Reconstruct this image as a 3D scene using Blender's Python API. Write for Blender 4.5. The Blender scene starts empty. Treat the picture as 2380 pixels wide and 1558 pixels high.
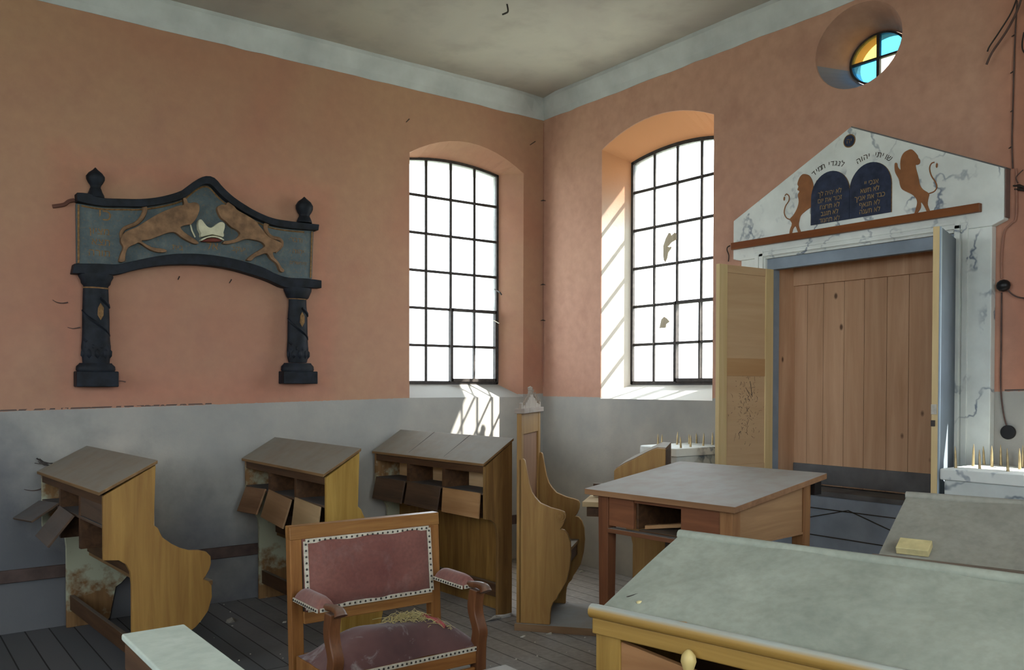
import bpy, bmesh, math, random
from mathutils import Vector, Matrix
from mathutils.geometry import tessellate_polygon, interpolate_bezier
random.seed(7)
SC = bpy.context.scene
COL = SC.collection
PI = math.pi

# ------------------------------------------------------------------ camera
F_PX, YAW, PITCH, ROLL, SHY = 2019.27, 0.928288, -0.015481, 0.002329, 148.47
CAM = Vector((-4.8099, -5.9702, 1.50))
_Fw = Vector((math.cos(YAW)*math.cos(PITCH), math.sin(YAW)*math.cos(PITCH), math.sin(PITCH)))
_R = Vector((math.sin(YAW), -math.cos(YAW), 0)); _U = _R.cross(_Fw)
RT = math.cos(ROLL)*_R + math.sin(ROLL)*_U
UP = -math.sin(ROLL)*_R + math.cos(ROLL)*_U
cam = bpy.data.cameras.new('camera'); camo = bpy.data.objects.new('camera', cam); COL.objects.link(camo)
cam.sensor_width = 36; cam.lens = F_PX/2380*36; cam.shift_y = SHY/2380; cam.clip_start = .05; cam.clip_end = 2000
m = Matrix((RT, UP, -_Fw)).transposed().to_4x4(); m.translation = CAM; camo.matrix_world = m
SC.camera = camo
# ------------------------------------------------------------------ world, sun, exposure
SC.view_settings.view_transform = 'Standard'; SC.view_settings.look = 'None'
SC.view_settings.gamma = 1; SC.view_settings.use_curve_mapping = False
SC.view_settings.exposure = 2.45
SC.cycles.use_denoising = True
SC.cycles.max_bounces = 12; SC.cycles.diffuse_bounces = 8; SC.cycles.transparent_max_bounces = 16
SC.cycles.sample_clamp_indirect = 6
w = bpy.data.worlds.new('sky'); SC.world = w; w.use_nodes = True
w.node_tree.nodes['Background'].inputs[0].default_value = (.80, .90, 1.0, 1)
w.node_tree.nodes['Background'].inputs[1].default_value = 2.9
SUN_D = Vector((-.64, 1.0, -1.15)).normalized()
sl = bpy.data.lights.new('sun', 'SUN'); sl.energy = 7; sl.angle = .009; sl.color = (1, .95, .86)
so = bpy.data.objects.new('sun', sl); COL.objects.link(so); so.location = (6, -8, 10)
so.rotation_euler = SUN_D.to_track_quat('-Z', 'Y').to_euler()
def portal(loc, rot, sx, sy):
    l = bpy.data.lights.new('window_daylight', 'AREA'); l.shape = 'RECTANGLE'; l.size = sx; l.size_y = sy
    l.cycles.is_portal = True
    o = bpy.data.objects.new('window_daylight', l); COL.objects.link(o); o.location = loc; o.rotation_euler = rot
XW, YW = -8.4, -6.9          # back and front wall planes (behind the camera)
ZC = 4.0                      # ceiling
portal((-.85, .2, 2.45), (-PI/2, 0, 0), 1.0, 1.9)
portal((.2, -1.4, 2.45), (-PI/2, 0, -PI/2), 1.0, 1.9)
portal((.2, -4.6, 1.85), (-PI/2, 0, -PI/2), 1.0, .8)
portal((XW-.22, -4.9, 2.45), (-PI/2, 0, PI/2), 1.3, 1.9)  # portals of the added fill windows start here
portal((XW-.22, -2.6, 2.45), (-PI/2, 0, PI/2), 1.3, 1.9)
portal((-5.75, YW-.22, 2.45), (-PI/2, 0, PI), 1.3, 2.3)
portal((-3.4, YW-.22, 2.45), (-PI/2, 0, PI), 1.3, 2.3)

# ------------------------------------------------------------------ helpers: photo plane coordinates
def ray(u, v):
    return RT*((u-1190)/F_PX) - UP*((v-779-SHY)/F_PX) + _Fw
def onA(u, v, y=0.):          # point of the left wall (or a plane parallel to it)
    d = ray(u, v); t = (y-CAM.y)/d.y; return CAM + d*t
def onB(u, v, x=0.):          # point of the right wall
    d = ray(u, v); t = (x-CAM.x)/d.x; return CAM + d*t
def onV(u, v, o, dr):         # vertical plane through o along dr -> (t, z)
    n = Vector((-dr.y, dr.x, 0)); d = ray(u, v); t = (o-CAM).dot(n)/d.dot(n); p = CAM + d*t
    return (p-o).dot(dr), p.z

# ------------------------------------------------------------------ helpers: nodes / materials
class NT:
    def __init__(s, name):
        s.m = bpy.data.materials.new(name); s.m.use_nodes = True; s.t = s.m.node_tree
        s.b = s.t.nodes['Principled BSDF']; s.b.inputs['Specular IOR Level'].default_value = .25
    def n(s, typ, ins=None, **kw):
        x = s.t.nodes.new(typ)
        for k, v in kw.items(): setattr(x, k, v)
        if ins:
            for k, v in ins.items():
                if isinstance(v, bpy.types.NodeSocket): s.t.links.new(v, x.inputs[k])
                else: x.inputs[k].default_value = v
        return x
    def link(s, a, b): s.t.links.new(a, b)
    def coords(s, scale=(1, 1, 1), loc=(0, 0, 0), rot=(0, 0, 0)):
        tc = s.n('ShaderNodeTexCoord')
        mp = s.n('ShaderNodeMapping', {0: tc.outputs['Object'], 'Scale': scale, 'Location': loc, 'Rotation': rot})
        return mp.outputs[0]
    def noise(s, vec, scale=5, detail=4, rough=.55, dist=0):
        return s.n('ShaderNodeTexNoise', {'Vector': vec, 'Scale': scale, 'Detail': detail, 'Roughness': rough, 'Distortion': dist}).outputs[0]
    def ramp(s, fac, stops):
        r = s.n('ShaderNodeValToRGB', {0: fac}); e = r.color_ramp.elements
        while len(e) < len(stops): e.new(.5)
        for i, (p, c) in enumerate(stops):
            e[i].position = p; e[i].color = (*c, 1) if len(c) == 3 else c
        return r.outputs[0]
    def mix(s, f, a, b, bt='MIX'):
        x = s.n('ShaderNodeMix', data_type='RGBA', blend_type=bt)
        for i, v in ((0, f), (6, a), (7, b)):
            if isinstance(v, bpy.types.NodeSocket): s.t.links.new(v, x.inputs[i])
            else: x.inputs[i].default_value = (*v, 1) if isinstance(v, tuple) and len(v) == 3 else v
        return x.outputs[2]
    def math(s, op, a, b=0., c=0.):
        x = s.n('ShaderNodeMath', operation=op)
        for i, v in enumerate((a, b, c)):
            if isinstance(v, bpy.types.NodeSocket): s.t.links.new(v, x.inputs[i])
            else: x.inputs[i].default_value = v
        return x.outputs[0]
    def bump(s, h, strength=.2, dist=.01):
        b = s.n('ShaderNodeBump', {'Height': h, 'Strength': strength, 'Distance': dist}); s.link(b.outputs[0], s.b.inputs['Normal'])
    def out(s, col, rough=.8):
        s.link(col, s.b.inputs['Base Color']) if isinstance(col, bpy.types.NodeSocket) else setattr(s.b.inputs['Base Color'], 'default_value', (*col, 1))
        s.b.inputs['Roughness'].default_value = rough
        return s.m
    def up(s, lo=.5, hi=.8):
        g = s.n('ShaderNodeNewGeometry'); sp = s.n('ShaderNodeSeparateXYZ', {0: g.outputs['Normal']})
        return s.n('ShaderNodeMapRange', {0: sp.outputs[2], 1: lo, 2: hi}).outputs[0]

def plain(name, col, rough=.8, var=.12, scale=12, metal=0):
    t = NT(name); n = t.noise(t.coords(), scale, 5)
    d = tuple(c*(1-var*1.6) for c in col); l = tuple(min(1, c*(1+var)) for c in col)
    t.b.inputs['Metallic'].default_value = metal
    t.bump(n, .15, .004)
    return t.out(t.ramp(n, [(.3, d), (.7, l)]), rough)

def wood(name, dark, light, axis='z', grain=26, rough=.55, dust=0., dustcol=(.30, .29, .25), spots=0., blotch=.5):
    t = NT(name); k = .07
    sc = {'z': (1, 1, k), 'x': (k, 1, 1), 'y': (1, k, 1)}[axis]
    v = t.coords(sc)
    n = t.noise(v, grain, 6, .62, .6)
    big = t.noise(t.coords(tuple(a*.5+.1 for a in sc)), 5, 3)
    c = t.ramp(n, [(.30, dark), (.52, tuple((a+b)/2 for a, b in zip(dark, light))), (.70, light)])
    c = t.mix(t.math('MULTIPLY', big, blotch), c, tuple(a*.62 for a in dark))
    if spots:
        vo = t.n('ShaderNodeTexVoronoi', {'Vector': t.coords((1, 1, .6) if axis == 'z' else (1, .6, 1)), 'Scale': 6.5})
        k2 = t.n('ShaderNodeMapRange', {0: vo.outputs[0], 1: .045, 2: .10, 3: spots, 4: 0.}).outputs[0]
        c = t.mix(k2, c, (.05, .02, .01))
    if dust:
        u = t.up(.35, .8); dn = t.n('ShaderNodeMapRange', {0: t.noise(t.coords(), 9, 6), 1: .25, 2: .6, 3: dust*.72, 4: dust}).outputs[0]
        c = t.mix(t.math('MULTIPLY', u, dn), c, dustcol)
    t.bump(n, .12, .003)
    return t.out(c, rough)

def marble(name, base=(.62, .64, .60), vein=(.16, .19, .24), rot=(0.5, 0.3, .2), scale=2.2):
    t = NT(name)
    v = t.coords(rot=rot)
    d = t.noise(v, 2.3, 6, .6)
    wv = t.n('ShaderNodeTexWave', {'Vector': v, 'Scale': scale, 'Distortion': 11, 'Detail': 4, 'Detail Scale': 1.6, 'Detail Roughness': .6}, wave_type='BANDS', bands_direction='DIAGONAL').outputs[1]
    veins = t.ramp(wv, [(0, (1, 1, 1)), (.035, (.45, .45, .45)), (.10, (0, 0, 0))])
    cl = t.ramp(d, [(.35, tuple(c*.80 for c in base)), (.6, base), (.8, tuple(min(1, c*1.08) for c in base))])
    f = t.math('MULTIPLY', veins, t.n('ShaderNodeMapRange', {0: t.noise(v, 4, 3), 1: .42, 2: .62}).outputs[0])
    return t.out(t.mix(f, cl, vein), .55)

# ------------------------------------------------------------------ helpers: meshes and objects
class MB:
    def __init__(s): s.bm = bmesh.new()
    def box(s, a, b, M=None):
        a, b = Vector(a), Vector(b); lo = Vector(map(min, a, b)); hi = Vector(map(max, a, b))
        vs = [s.bm.verts.new((x, y, z)) for x in (lo.x, hi.x) for y in (lo.y, hi.y) for z in (lo.z, hi.z)]
        for f in ((0, 1, 3, 2), (4, 6, 7, 5), (0, 4, 5, 1), (2, 3, 7, 6), (0, 2, 6, 4), (1, 5, 7, 3)): s.bm.faces.new([vs[i] for i in f])
        if M is not None:
            for q in vs: q.co = M @ q.co
        return s
    def prism(s, pts, f0, f1):
        """pts: 2D outline; f0,f1: functions (a,b)->Vector giving the near and far copies"""
        A = [s.bm.verts.new(f0(*p)) for p in pts]; B = [s.bm.verts.new(f1(*p)) for p in pts]
        n = len(pts); fs = [s.bm.faces.new(A), s.bm.faces.new(B[::-1])]
        for i in range(n): s.bm.faces.new((A[i], B[i], B[(i+1) % n], A[(i+1) % n]))
        return s
    def hexa(s, A, B):
        """two quads of 3D points"""
        n = len(A); a = [s.bm.verts.new(p) for p in A]; b = [s.bm.verts.new(p) for p in B]
        s.bm.faces.new(a); s.bm.faces.new(b[::-1])
        for i in range(n): s.bm.faces.new((a[i], b[i], b[(i+1) % n], a[(i+1) % n]))
        return s
    def lathe(s, prof, c=(0, 0, 0), seg=24, ang=2*PI, a0=0, sq=None, sx=1, sy=1):
        c = Vector(c); rings = []
        full = abs(ang-2*PI) < 1e-6; k = seg if full else seg+1
        for r, z in prof:
            rings.append([s.bm.verts.new(c+Vector((sx*r*math.cos(a0+ang*i/seg), sy*r*math.sin(a0+ang*i/seg), z))) for i in range(k)])
        for a, b in zip(rings, rings[1:]):
            for i in range(k if full else k-1):
                j = (i+1) % k; s.bm.faces.new((a[i], a[j], b[j], b[i]))
        s.bm.faces.new(rings[0][::-1]); s.bm.faces.new(rings[-1])
        return s
    def tube(s, pts, r, seg=8, taper=None, flat=1.):
        pts = [Vector(p) for p in pts]; rings = []; ref = None
        for i, p in enumerate(pts):
            d = (pts[min(i+1, len(pts)-1)]-pts[max(i-1, 0)]).normalized()
            if ref is None: ref = d.orthogonal().normalized()
            ref = (ref-d*ref.dot(d)).normalized(); bi = d.cross(ref)
            rr = r[i] if isinstance(r, (list, tuple)) else r
            rings.append([s.bm.verts.new(p+ref*rr*math.cos(2*PI*j/seg)+bi*rr*flat*math.sin(2*PI*j/seg)) for j in range(seg)])
        for a, b in zip(rings, rings[1:]):
            for j in range(seg): s.bm.faces.new((a[j], a[(j+1) % seg], b[(j+1) % seg], b[j]))
        s.bm.faces.new(rings[0][::-1]); s.bm.faces.new(rings[-1])
        return s
    def ico(s, c, r, sub=1, scale=(1, 1, 1), jit=0.):
        M = Matrix.Translation(c) @ Matrix.Diagonal((r*scale[0], r*scale[1], r*scale[2], 1))
        g = bmesh.ops.create_icosphere(s.bm, subdivisions=sub, radius=1, matrix=M)
        if jit:
            for q in g['verts']: q.co += Vector([random.uniform(-jit, jit)*r for _ in range(3)])
        return s
    def build(s, name, mat=None, parent=None, bevel=0., smooth=False, loc=None, seg=2):
        bmesh.ops.recalc_face_normals(s.bm, faces=s.bm.faces)
        me = bpy.data.meshes.new(name)
        if smooth:
            for f in s.bm.faces: f.smooth = True
        s.bm.to_mesh(me); s.bm.free()
        if loc is not None:
            me.transform(Matrix.Translation(-Vector(loc)))
        o = bpy.data.objects.new(name, me); COL.objects.link(o)
        if loc is not None: o.location = loc
        if mat: me.materials.append(mat)
        if parent is not None: o.parent = parent
        if smooth:
            try: me.set_sharp_from_angle(angle=math.radians(42))
            except Exception: pass
        if bevel:
            b = o.modifiers.new('edge', 'BEVEL'); b.width = bevel; b.segments = seg; b.limit_method = 'ANGLE'; b.angle_limit = math.radians(35)
            for f in me.polygons: f.use_smooth = True
            b.harden_normals = True
        return o
def empty(name, loc, rz=0.):
    o = bpy.data.objects.new(name, None); COL.objects.link(o); o.location = loc; o.rotation_euler = (0, 0, rz); o.empty_display_size = .1; return o
def tag(o, label, cat, group=None, kind=None):
    o['label'] = label; o['category'] = cat
    if group: o['group'] = group
    if kind: o['kind'] = kind
    return o
def struct(o): o['kind'] = 'structure'; return o
def copy_tree(o, parent=None):
    c = o.copy(); COL.objects.link(c); c.parent = parent
    for ch in list(o.children): copy_tree(ch, c)
    return c
def smoothline(pts, n=4, closed=False):
    P = [Vector(p) for p in pts]; out = []; N = len(P)
    rng = range(N if closed else N-1)
    for i in rng:
        p0 = P[(i-1) % N] if closed or i > 0 else P[i]; p1 = P[i]; p2 = P[(i+1) % N]; p3 = P[(i+2) % N] if closed or i+2 < N else p2
        for k in range(n):
            t = k/n
            out.append(.5*((2*p1)+(-p0+p2)*t+(2*p0-5*p1+4*p2-p3)*t*t+(-p0+3*p1-3*p2+p3)*t**3))
    if not closed: out.append(P[-1])
    return out
def text_mesh(name, body, mat, parent, place, size, extrude=.001, align='CENTER', bold=0.):
    """lettering built contour by contour (strokes of a glyph may overlap); place(x,y,z)->Vector maps the text plane"""
    c = bpy.data.curves.new(name, 'FONT'); c.body = body; c.size = 10.; c.align_x = align
    o = bpy.data.objects.new(name, c); COL.objects.link(o)
    for q in bpy.context.selected_objects: q.select_set(False)
    bpy.context.view_layer.objects.active = o; o.select_set(True); bpy.ops.object.convert(target='CURVE'); o = bpy.context.view_layer.objects.active
    loops = []
    for sp in o.data.splines:
        bp = sp.bezier_points; n = len(bp); P = []
        for i in range(n):
            p, q = bp[i], bp[(i+1) % n]
            if (p.handle_right-p.co).length < 1e-3 and (q.handle_left-q.co).length < 1e-3: P.append(p.co.copy()); continue
            P += [v for v in interpolate_bezier(p.co, p.handle_right, q.handle_left, q.co, 5)[:-1]]
        P = [v for k, v in enumerate(P) if (v-P[k-1]).length > 1e-4]
        loops.append(P)
    cv = o.data; bpy.data.objects.remove(o); bpy.data.curves.remove(cv)
    area = lambda P: sum(P[i-1].x*P[i].y-P[i].x*P[i-1].y for i in range(len(P)))/2
    def inside(pt, P):
        r = False
        for i in range(len(P)):
            a, b = P[i-1], P[i]
            if (a.y > pt.y) != (b.y > pt.y) and pt.x < (b.x-a.x)*(pt.y-a.y)/(b.y-a.y)+a.x: r = not r
        return r
    outs = [P for P in loops if area(P)*area(max(loops, key=lambda L: abs(area(L)))) > 0]; holes = [P for P in loops if not any(P is q for q in outs)]
    bm = bmesh.new(); k = size/10
    for P in outs:
        H = [h for h in holes if inside(h[0], P)]; allp = P+[v for h in H for v in h]
        vf = [bm.verts.new(place(v.x*k, v.y*k, extrude)) for v in allp]; vb = [bm.verts.new(place(v.x*k, v.y*k, 0)) for v in allp]
        for t in tessellate_polygon([P]+H):
            try: bm.faces.new([vf[i] for i in t]); bm.faces.new([vb[i] for i in t][::-1])
            except ValueError: pass
        st = 0
        for L in [P]+H:
            m = len(L)
            for i in range(m): bm.faces.new((vf[st+i], vf[st+(i+1) % m], vb[st+(i+1) % m], vb[st+i]))
            st += m
    return bm
def heb(s): return s[::-1]

# ------------------------------------------------------------------ materials
def wall_paint(name, side):
    t = NT(name); tc = t.n('ShaderNodeTexCoord'); sp = t.n('ShaderNodeSeparateXYZ', {0: tc.outputs['Object']})
    x, y, z = sp.outputs
    v = tc.outputs['Object']
    n1 = t.noise(v, .9, 5, .5, .4); n2 = t.noise(v, 14, 4); n3 = t.noise(v, 3.2, 6, .6)
    if side == 'A':
        base = t.ramp(n1, [(.32, (.385, .182, .118)), (.50, (.40, .222, .140)), (.68, (.41, .245, .150))])
        # repainted patch around the carved arch: lighter rim then redder
        dx = t.math('SUBTRACT', t.math('ABSOLUTE', t.math('ADD', x, 2.93)), .86)
        dz = t.math('SUBTRACT', t.math('ABSOLUTE', t.math('SUBTRACT', z, 2.17)), .72)
        d = t.math('MAXIMUM', dx, dz); d = t.math('ADD', d, t.math('MULTIPLY', t.math('SUBTRACT', n3, .5), .25))
        halo = t.ramp(t.math('ADD', d, .5), [(.30, (0, 0, 0)), (.5, (1, 1, 1)), (.62, (.2, .2, .2)), (.80, (0, 0, 0))])
        base = t.mix(t.math('MULTIPLY', halo, .55), base, (.45, .19, .125))
        line = t.math('ADD', t.math('MULTIPLY', x, .0225), 1.430)
    else:
        base = t.ramp(n1, [(.32, (.46, .255, .178)), (.52, (.49, .28, .20)), (.70, (.51, .30, .21))])
        rr = t.n('ShaderNodeMapRange', {0: y, 1: -3.7, 2: -4.1}).outputs[0]
        base = t.mix(rr, base, (.41, .15, .085))
        line = t.math('ADD', 1.405, t.math('MULTIPLY', t.math('MAXIMUM', t.math('SUBTRACT', -1.7, y), 0), .032))
    base = t.mix(t.n('ShaderNodeMapRange', {0: n3, 1: .52, 2: .70, 3: 0, 4: .45}).outputs[0], base, (.34, .17, .12))
    # plaster smears, dull scuffs
    base = t.mix(t.n('ShaderNodeMapRange', {0: n2, 1: .35, 2: .7, 3: .25, 4: 0}).outputs[0], base, (.28, .14, .10))
    grey = t.ramp(t.noise(v, 1.6, 6, .6), [(.3, (.25, .245, .235)), (.55, (.33, .315, .285)), (.75, (.40, .37, .325))])
    if side == 'A':   # light falloff painted in: darker towards the floor in the left part of the dado
        falloff = t.math('ADD', t.math('ADD', t.math('MULTIPLY', t.math('ADD', x, 3.1), .42), t.math('MULTIPLY', t.math('SUBTRACT', z, .75), .9)), t.math('MULTIPLY', t.math('SUBTRACT', n3, .5), .9))
        grey = t.mix(t.n('ShaderNodeMapRange', {0: falloff, 1: .25, 2: -.55, 3: 0., 4: .78}).outputs[0], grey, (.075, .078, .090))
    g = t.n('ShaderNodeNewGeometry'); gs = t.n('ShaderNodeSeparateXYZ', {0: g.outputs['Normal']})
    edge = t.math('ADD', line, t.math('MULTIPLY', t.math('SUBTRACT', t.noise(v, 40, 2), .5), .012))
    low = t.math('LESS_THAN', z, edge)
    # broken dark setting-out line where the two paints meet
    ln = t.math('LESS_THAN', t.math('ABSOLUTE', t.math('SUBTRACT', z, t.math('ADD', line, .006))), .0045)
    far = t.math('LESS_THAN', x if side == 'A' else y, -2.9 if side == 'A' else -3.86)
    dash = t.math('GREATER_THAN', t.noise(v, 22, 2), .45)
    dline = t.math('MULTIPLY', t.math('MULTIPLY', ln, far), dash)
    sill = t.math('MULTIPLY', t.math('GREATER_THAN', gs.outputs[2], .25), t.math('LESS_THAN', z, 1.9))
    if side == 'B':
        # sunlight painted into the window reveals: jambs whitened low down, pink towards the head
        inr = t.math('GREATER_THAN', x, .004)
        zf = t.n('ShaderNodeMapRange', {0: z, 1: 2.75, 2: 3.25, 3: 1., 4: 0.}).outputs[0]
        nar = t.math('GREATER_THAN', y, -2.4)
        base = t.mix(t.math('MULTIPLY', t.math('MULTIPLY', inr, nar), zf), base, (.66, .60, .52))
        base = t.mix(t.math('MULTIPLY', t.math('MULTIPLY', inr, nar), t.math('SUBTRACT', 1., zf)), base, (.55, .25, .12))
        c = t.mix(low, base, grey)
        ry = t.math('MULTIPLY', t.math('GREATER_THAN', gs.outputs[2], .2), t.math('GREATER_THAN', z, 3.2))
        c = t.mix(t.math('MULTIPLY', ry, t.math('GREATER_THAN', x, .01)), c, (.27, .25, .26))
        c = t.mix(sill, c, (.56, .54, .49))
    else:
        c = t.mix(low, base, grey)
        c = t.mix(sill, c, (.34, .33, .30))
    c = t.mix(dline, c, (.10, .07, .06))
    c = t.mix(t.math('MULTIPLY', t.math('GREATER_THAN', y if side == 'A' else x, .20), t.math('LESS_THAN', z, 3.385)), c, (.62, .60, .54))
    t.bump(t.math('ADD', n2, t.noise(v, 60, 2)), .12, .006)
    return t.out(c, .9)
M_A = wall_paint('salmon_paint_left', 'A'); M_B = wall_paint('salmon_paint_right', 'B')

def ceiling_mat():
    t = NT('ceiling_distemper'); v = t.coords()
    a = t.noise(v, .8, 6, .55, .6); b = t.noise(v, 3, 5)
    c = t.ramp(a, [(.3, (.36, .325, .30)), (.5, (.42, .395, .35)), (.7, (.47, .45, .385))])
    c = t.mix(t.n('ShaderNodeMapRange', {0: b, 1: .5, 2: .7, 3: 0, 4: .5}).outputs[0], c, (.31, .28, .25))
    t.bump(b, .1, .01); return t.out(c, .9)
M_CEIL = ceiling_mat()
M_CORN = plain('limewash_band', (.49, .515, .52), .9, .13, 3)
def floor_mat():
    t = NT('dusty_floor_boards'); tc = t.n('ShaderNodeTexCoord'); sp = t.n('ShaderNodeSeparateXYZ', {0: tc.outputs['Object']}); v = tc.outputs['Object']
    br = t.n('ShaderNodeTexBrick', {'Vector': t.coords(rot=(0, 0, PI/2)), 'Color1': (.085, .088, .092, 1), 'Color2': (.112, .110, .112, 1), 'Mortar': (.018, .016, .015, 1), 'Scale': 1., 'Mortar Size': .004, 'Brick Width': 2.6, 'Row Height': .13})
    br.offset = .4
    d = t.noise(v, 2.2, 6, .6); d2 = t.noise(v, 30, 3)
    # paths of pale trodden dust by the middle of the room
    px = t.n('ShaderNodeMapRange', {0: sp.outputs[0], 1: -3.1, 2: -1.9, 3: 0., 4: 1.}).outputs[0]
    f = t.math('MULTIPLY', px, t.n('ShaderNodeMapRange', {0: d, 1: .25, 2: .65, 3: .45, 4: .95}).outputs[0])
    c = t.mix(f, br.outputs[0], t.ramp(d2, [(.3, (.30, .275, .25)), (.7, (.40, .36, .325))]))
    lines = t.math('SUBTRACT', 1., br.outputs[1])
    c = t.mix(t.math('MULTIPLY', br.outputs[1], .7), c, (.03, .027, .025))
    t.bump(lines, .4, .004); return t.out(c, .85)
M_FLOOR = floor_mat()
OAK = ((.17, .075, .020), (.40, .215, .065))
W_PANEL = wood('golden_oak_upright', (.20, .098, .026), (.42, .235, .062), 'z', 24, .5)
W_TOP = wood('dusty_oak_lid', (.14, .075, .03), (.30, .17, .07), 'y', 22, .75, .92, (.245, .225, .19))
W_RAIL = wood('dark_oak_rail', (.055, .026, .012), (.13, .062, .026), 'y', 26, .6, .5, (.2, .18, .15))
W_RAWX = wood('raw_pale_board', (.33, .17, .07), (.50, .29, .13), 'y', 20, .7)
W_RAWZ = wood('raw_inner_board', (.66, .42, .20), (.86, .62, .36), 'y', 18, .7)
W_FLAP = wood('dusty_flap_board', (.20, .10, .05), (.34, .19, .10), 'y', 20, .75, .9, (.13, .125, .12))
W_FLAPD = wood('sooty_flap_board', (.07, .045, .03), (.15, .09, .055), 'y', 20, .8, .8, (.11, .11, .11))
W_TABLE = wood('table_beech', (.22, .095, .035), (.40, .20, .08), 'z', 24, .55, .0)
W_TABLER = wood('table_red_front', (.16, .058, .026), (.27, .105, .045), 'y', 24, .5)
W_TABSIDE = wood('table_side_board', (.30, .16, .07), (.46, .27, .13), 'x', 18, .6)
W_TABTOP = wood('dusty_table_top', (.22, .11, .05), (.36, .19, .09), 'y', 20, .7, .97, (.36, .35, .325))
W_DESK = wood('yellow_oak_upright', (.26, .145, .030), (.52, .33, .085), 'z', 20, .5)
W_DESKR = wood('yellow_oak_moulding', (.24, .13, .025), (.48, .30, .08), 'y', 20, .5, .95, (.33, .36, .33))
W_ARK = wood('ark_pine_boards', (.46, .26, .145), (.66, .42, .26), 'z', 14, .65, spots=.85)
W_LEAF = wood('ark_leaf_frame', (.60, .43, .20), (.76, .59, .32), 'z', 18, .55)
W_LEAFP = wood('ark_leaf_panel', (.56, .37, .20), (.68, .48, .28), 'x', 12, .6)
W_CHAIR = wood('chair_walnut', (.20, .075, .020), (.40, .185, .055), 'z', 28, .4)
W_CHAIRD = wood('chair_dark_arm', (.10, .035, .014), (.22, .09, .035), 'z', 30, .38, .5, (.20, .17, .15))
W_BEAM = wood('brown_cornice_strip', (.16, .045, .012), (.24, .08, .02), 'y', 18, .4)
def felt_mat(name, a, b, c):
    t = NT(name); v = t.coords(); n = t.noise(v, 5, 6, .65, .4); n2 = t.noise(v, 45, 3); n3 = t.noise(v, 1.6, 3)
    col = t.ramp(n, [(.3, a), (.52, b), (.72, c)])
    col = t.mix(t.n('ShaderNodeMapRange', {0: n2, 1: .4, 2: .7, 3: 0, 4: .3}).outputs[0], col, tuple(x*.72 for x in a))
    col = t.mix(t.n('ShaderNodeMapRange', {0: n3, 1: .5, 2: .7, 3: 0, 4: .35}).outputs[0], col, tuple(x*.8 for x in b))
    t.bump(n2, .2, .002); return t.out(col, .92)
M_FELT = felt_mat('green_grey_dusty_cloth', (.22, .235, .192), (.285, .300, .245), (.34, .355, .29))
M_FELT2 = felt_mat('brown_grey_dusty_cloth', (.21, .20, .165), (.26, .25, .21), (.31, .30, .25))
M_FELT3 = felt_mat('pale_green_dusty_ledge', (.37, .41, .35), (.43, .47, .40), (.48, .52, .45))
def velvet():
    t = NT('worn_plum_velvet'); v = t.coords(); n = t.noise(v, 7, 6, .65, .8); n2 = t.noise(v, 2.2, 4); n3 = t.noise(v, 70, 3)
    c = t.ramp(n2, [(.3, (.155, .050, .040)), (.5, (.22, .085, .064)), (.7, (.265, .125, .098))])
    c = t.mix(t.n('ShaderNodeMapRange', {0: n, 1: .54, 2: .72, 3: 0, 4: .55}).outputs[0], c, (.24, .15, .13))
    c = t.mix(t.n('ShaderNodeMapRange', {0: n3, 1: .3, 2: .7, 3: .3, 4: 0}).outputs[0], c, (.06, .025, .025))
    t.b.inputs['Sheen Weight'].default_value = .25; t.b.inputs['Sheen Roughness'].default_value = .5
    t.bump(n, .25, .004); return t.out(c, .85)
M_VELV = velvet()
def velvet_seat():
    t = NT('dusty_seat_velvet'); v = t.coords(); n = t.noise(v, 9, 6, .7, .8); n2 = t.noise(v, 3, 4); 
    c = t.ramp(n2, [(.3, (.075, .035, .034)), (.55, (.13, .060, .055)), (.75, (.17, .09, .08))])
    c = t.mix(t.n('ShaderNodeMapRange', {0: n, 1: .58, 2: .70, 3: 0, 4: .75}).outputs[0], c, (.30, .27, .26))
    t.b.inputs['Sheen Weight'].default_value = .2
    t.bump(n, .25, .004); return t.out(c, .85)
M_VSEAT = velvet_seat()
def braid_mat():
    t = NT('white_braid_with_tacks'); v = t.coords()
    return t.out(t.ramp(t.noise(v, 60, 2), [(.3, (.42, .36, .27)), (.7, (.62, .57, .46))]), .8)
M_BRAID = braid_mat(); M_TACK = plain('dark_tack_metal', (.03, .025, .02), .4, .1)
M_MARB = marble('painted_marble', (.72, .75, .71))
M_MARBG = marble('grey_shelf_marble', (.62, .66, .63), (.13, .16, .19), (.2, .9, .4), 1.5)
M_NAVY = plain('navy_tablet_paint', (.022, .030, .060), .6, .25, 20)
M_GOLD = plain('dull_gold_paint', (.33, .21, .085), .6, .25, 50)
M_GOLDD = plain('worn_gold_letter', (.22, .12, .045), .7, .3, 50)
M_INK = plain('dark_brown_ink', (.055, .045, .035), .8, .1)
M_LION = plain('umber_lion_paint', (.26, .105, .04), .7, .12, 14)
M_BLUE = plain('blue_grey_paint', (.235, .28, .33), .7, .12, 5)
M_BLUEL = plain('lit_blue_edge_paint', (.30, .37, .43), .6, .08, 5)
M_BLUED = plain('slate_blue_panel_paint', (.30, .34, .40), .75, .15, 4)
M_SHELF = plain('dusty_shelf_and_shade', (.13, .125, .125), .9, .2, 6)
M_BLACK = plain('carved_black_paint', (.0075, .010, .015), .6, .5, 16)
def relief_ground():
    t = NT('blue_grey_relief_ground'); v = t.coords(); n = t.noise(v, 10, 6, .7); n2 = t.noise(v, 60, 3, .6)
    c = t.ramp(n, [(.3, (.060, .080, .088)), (.55, (.092, .115, .12)), (.75, (.15, .165, .15))])
    c = t.mix(t.n('ShaderNodeMapRange', {0: n2, 1: .55, 2: .7, 3: 0, 4: .5}).outputs[0], c, (.20, .13, .06))
    t.bump(n2, .3, .003); return t.out(c, .8)
M_RGND = relief_ground()
M_RLION = plain('carved_brown_lion', (.215, .12, .062), .7, .25, 18)
M_CROWN = plain('cream_crown_paint', (.55, .52, .36), .6, .12, 16)
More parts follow.
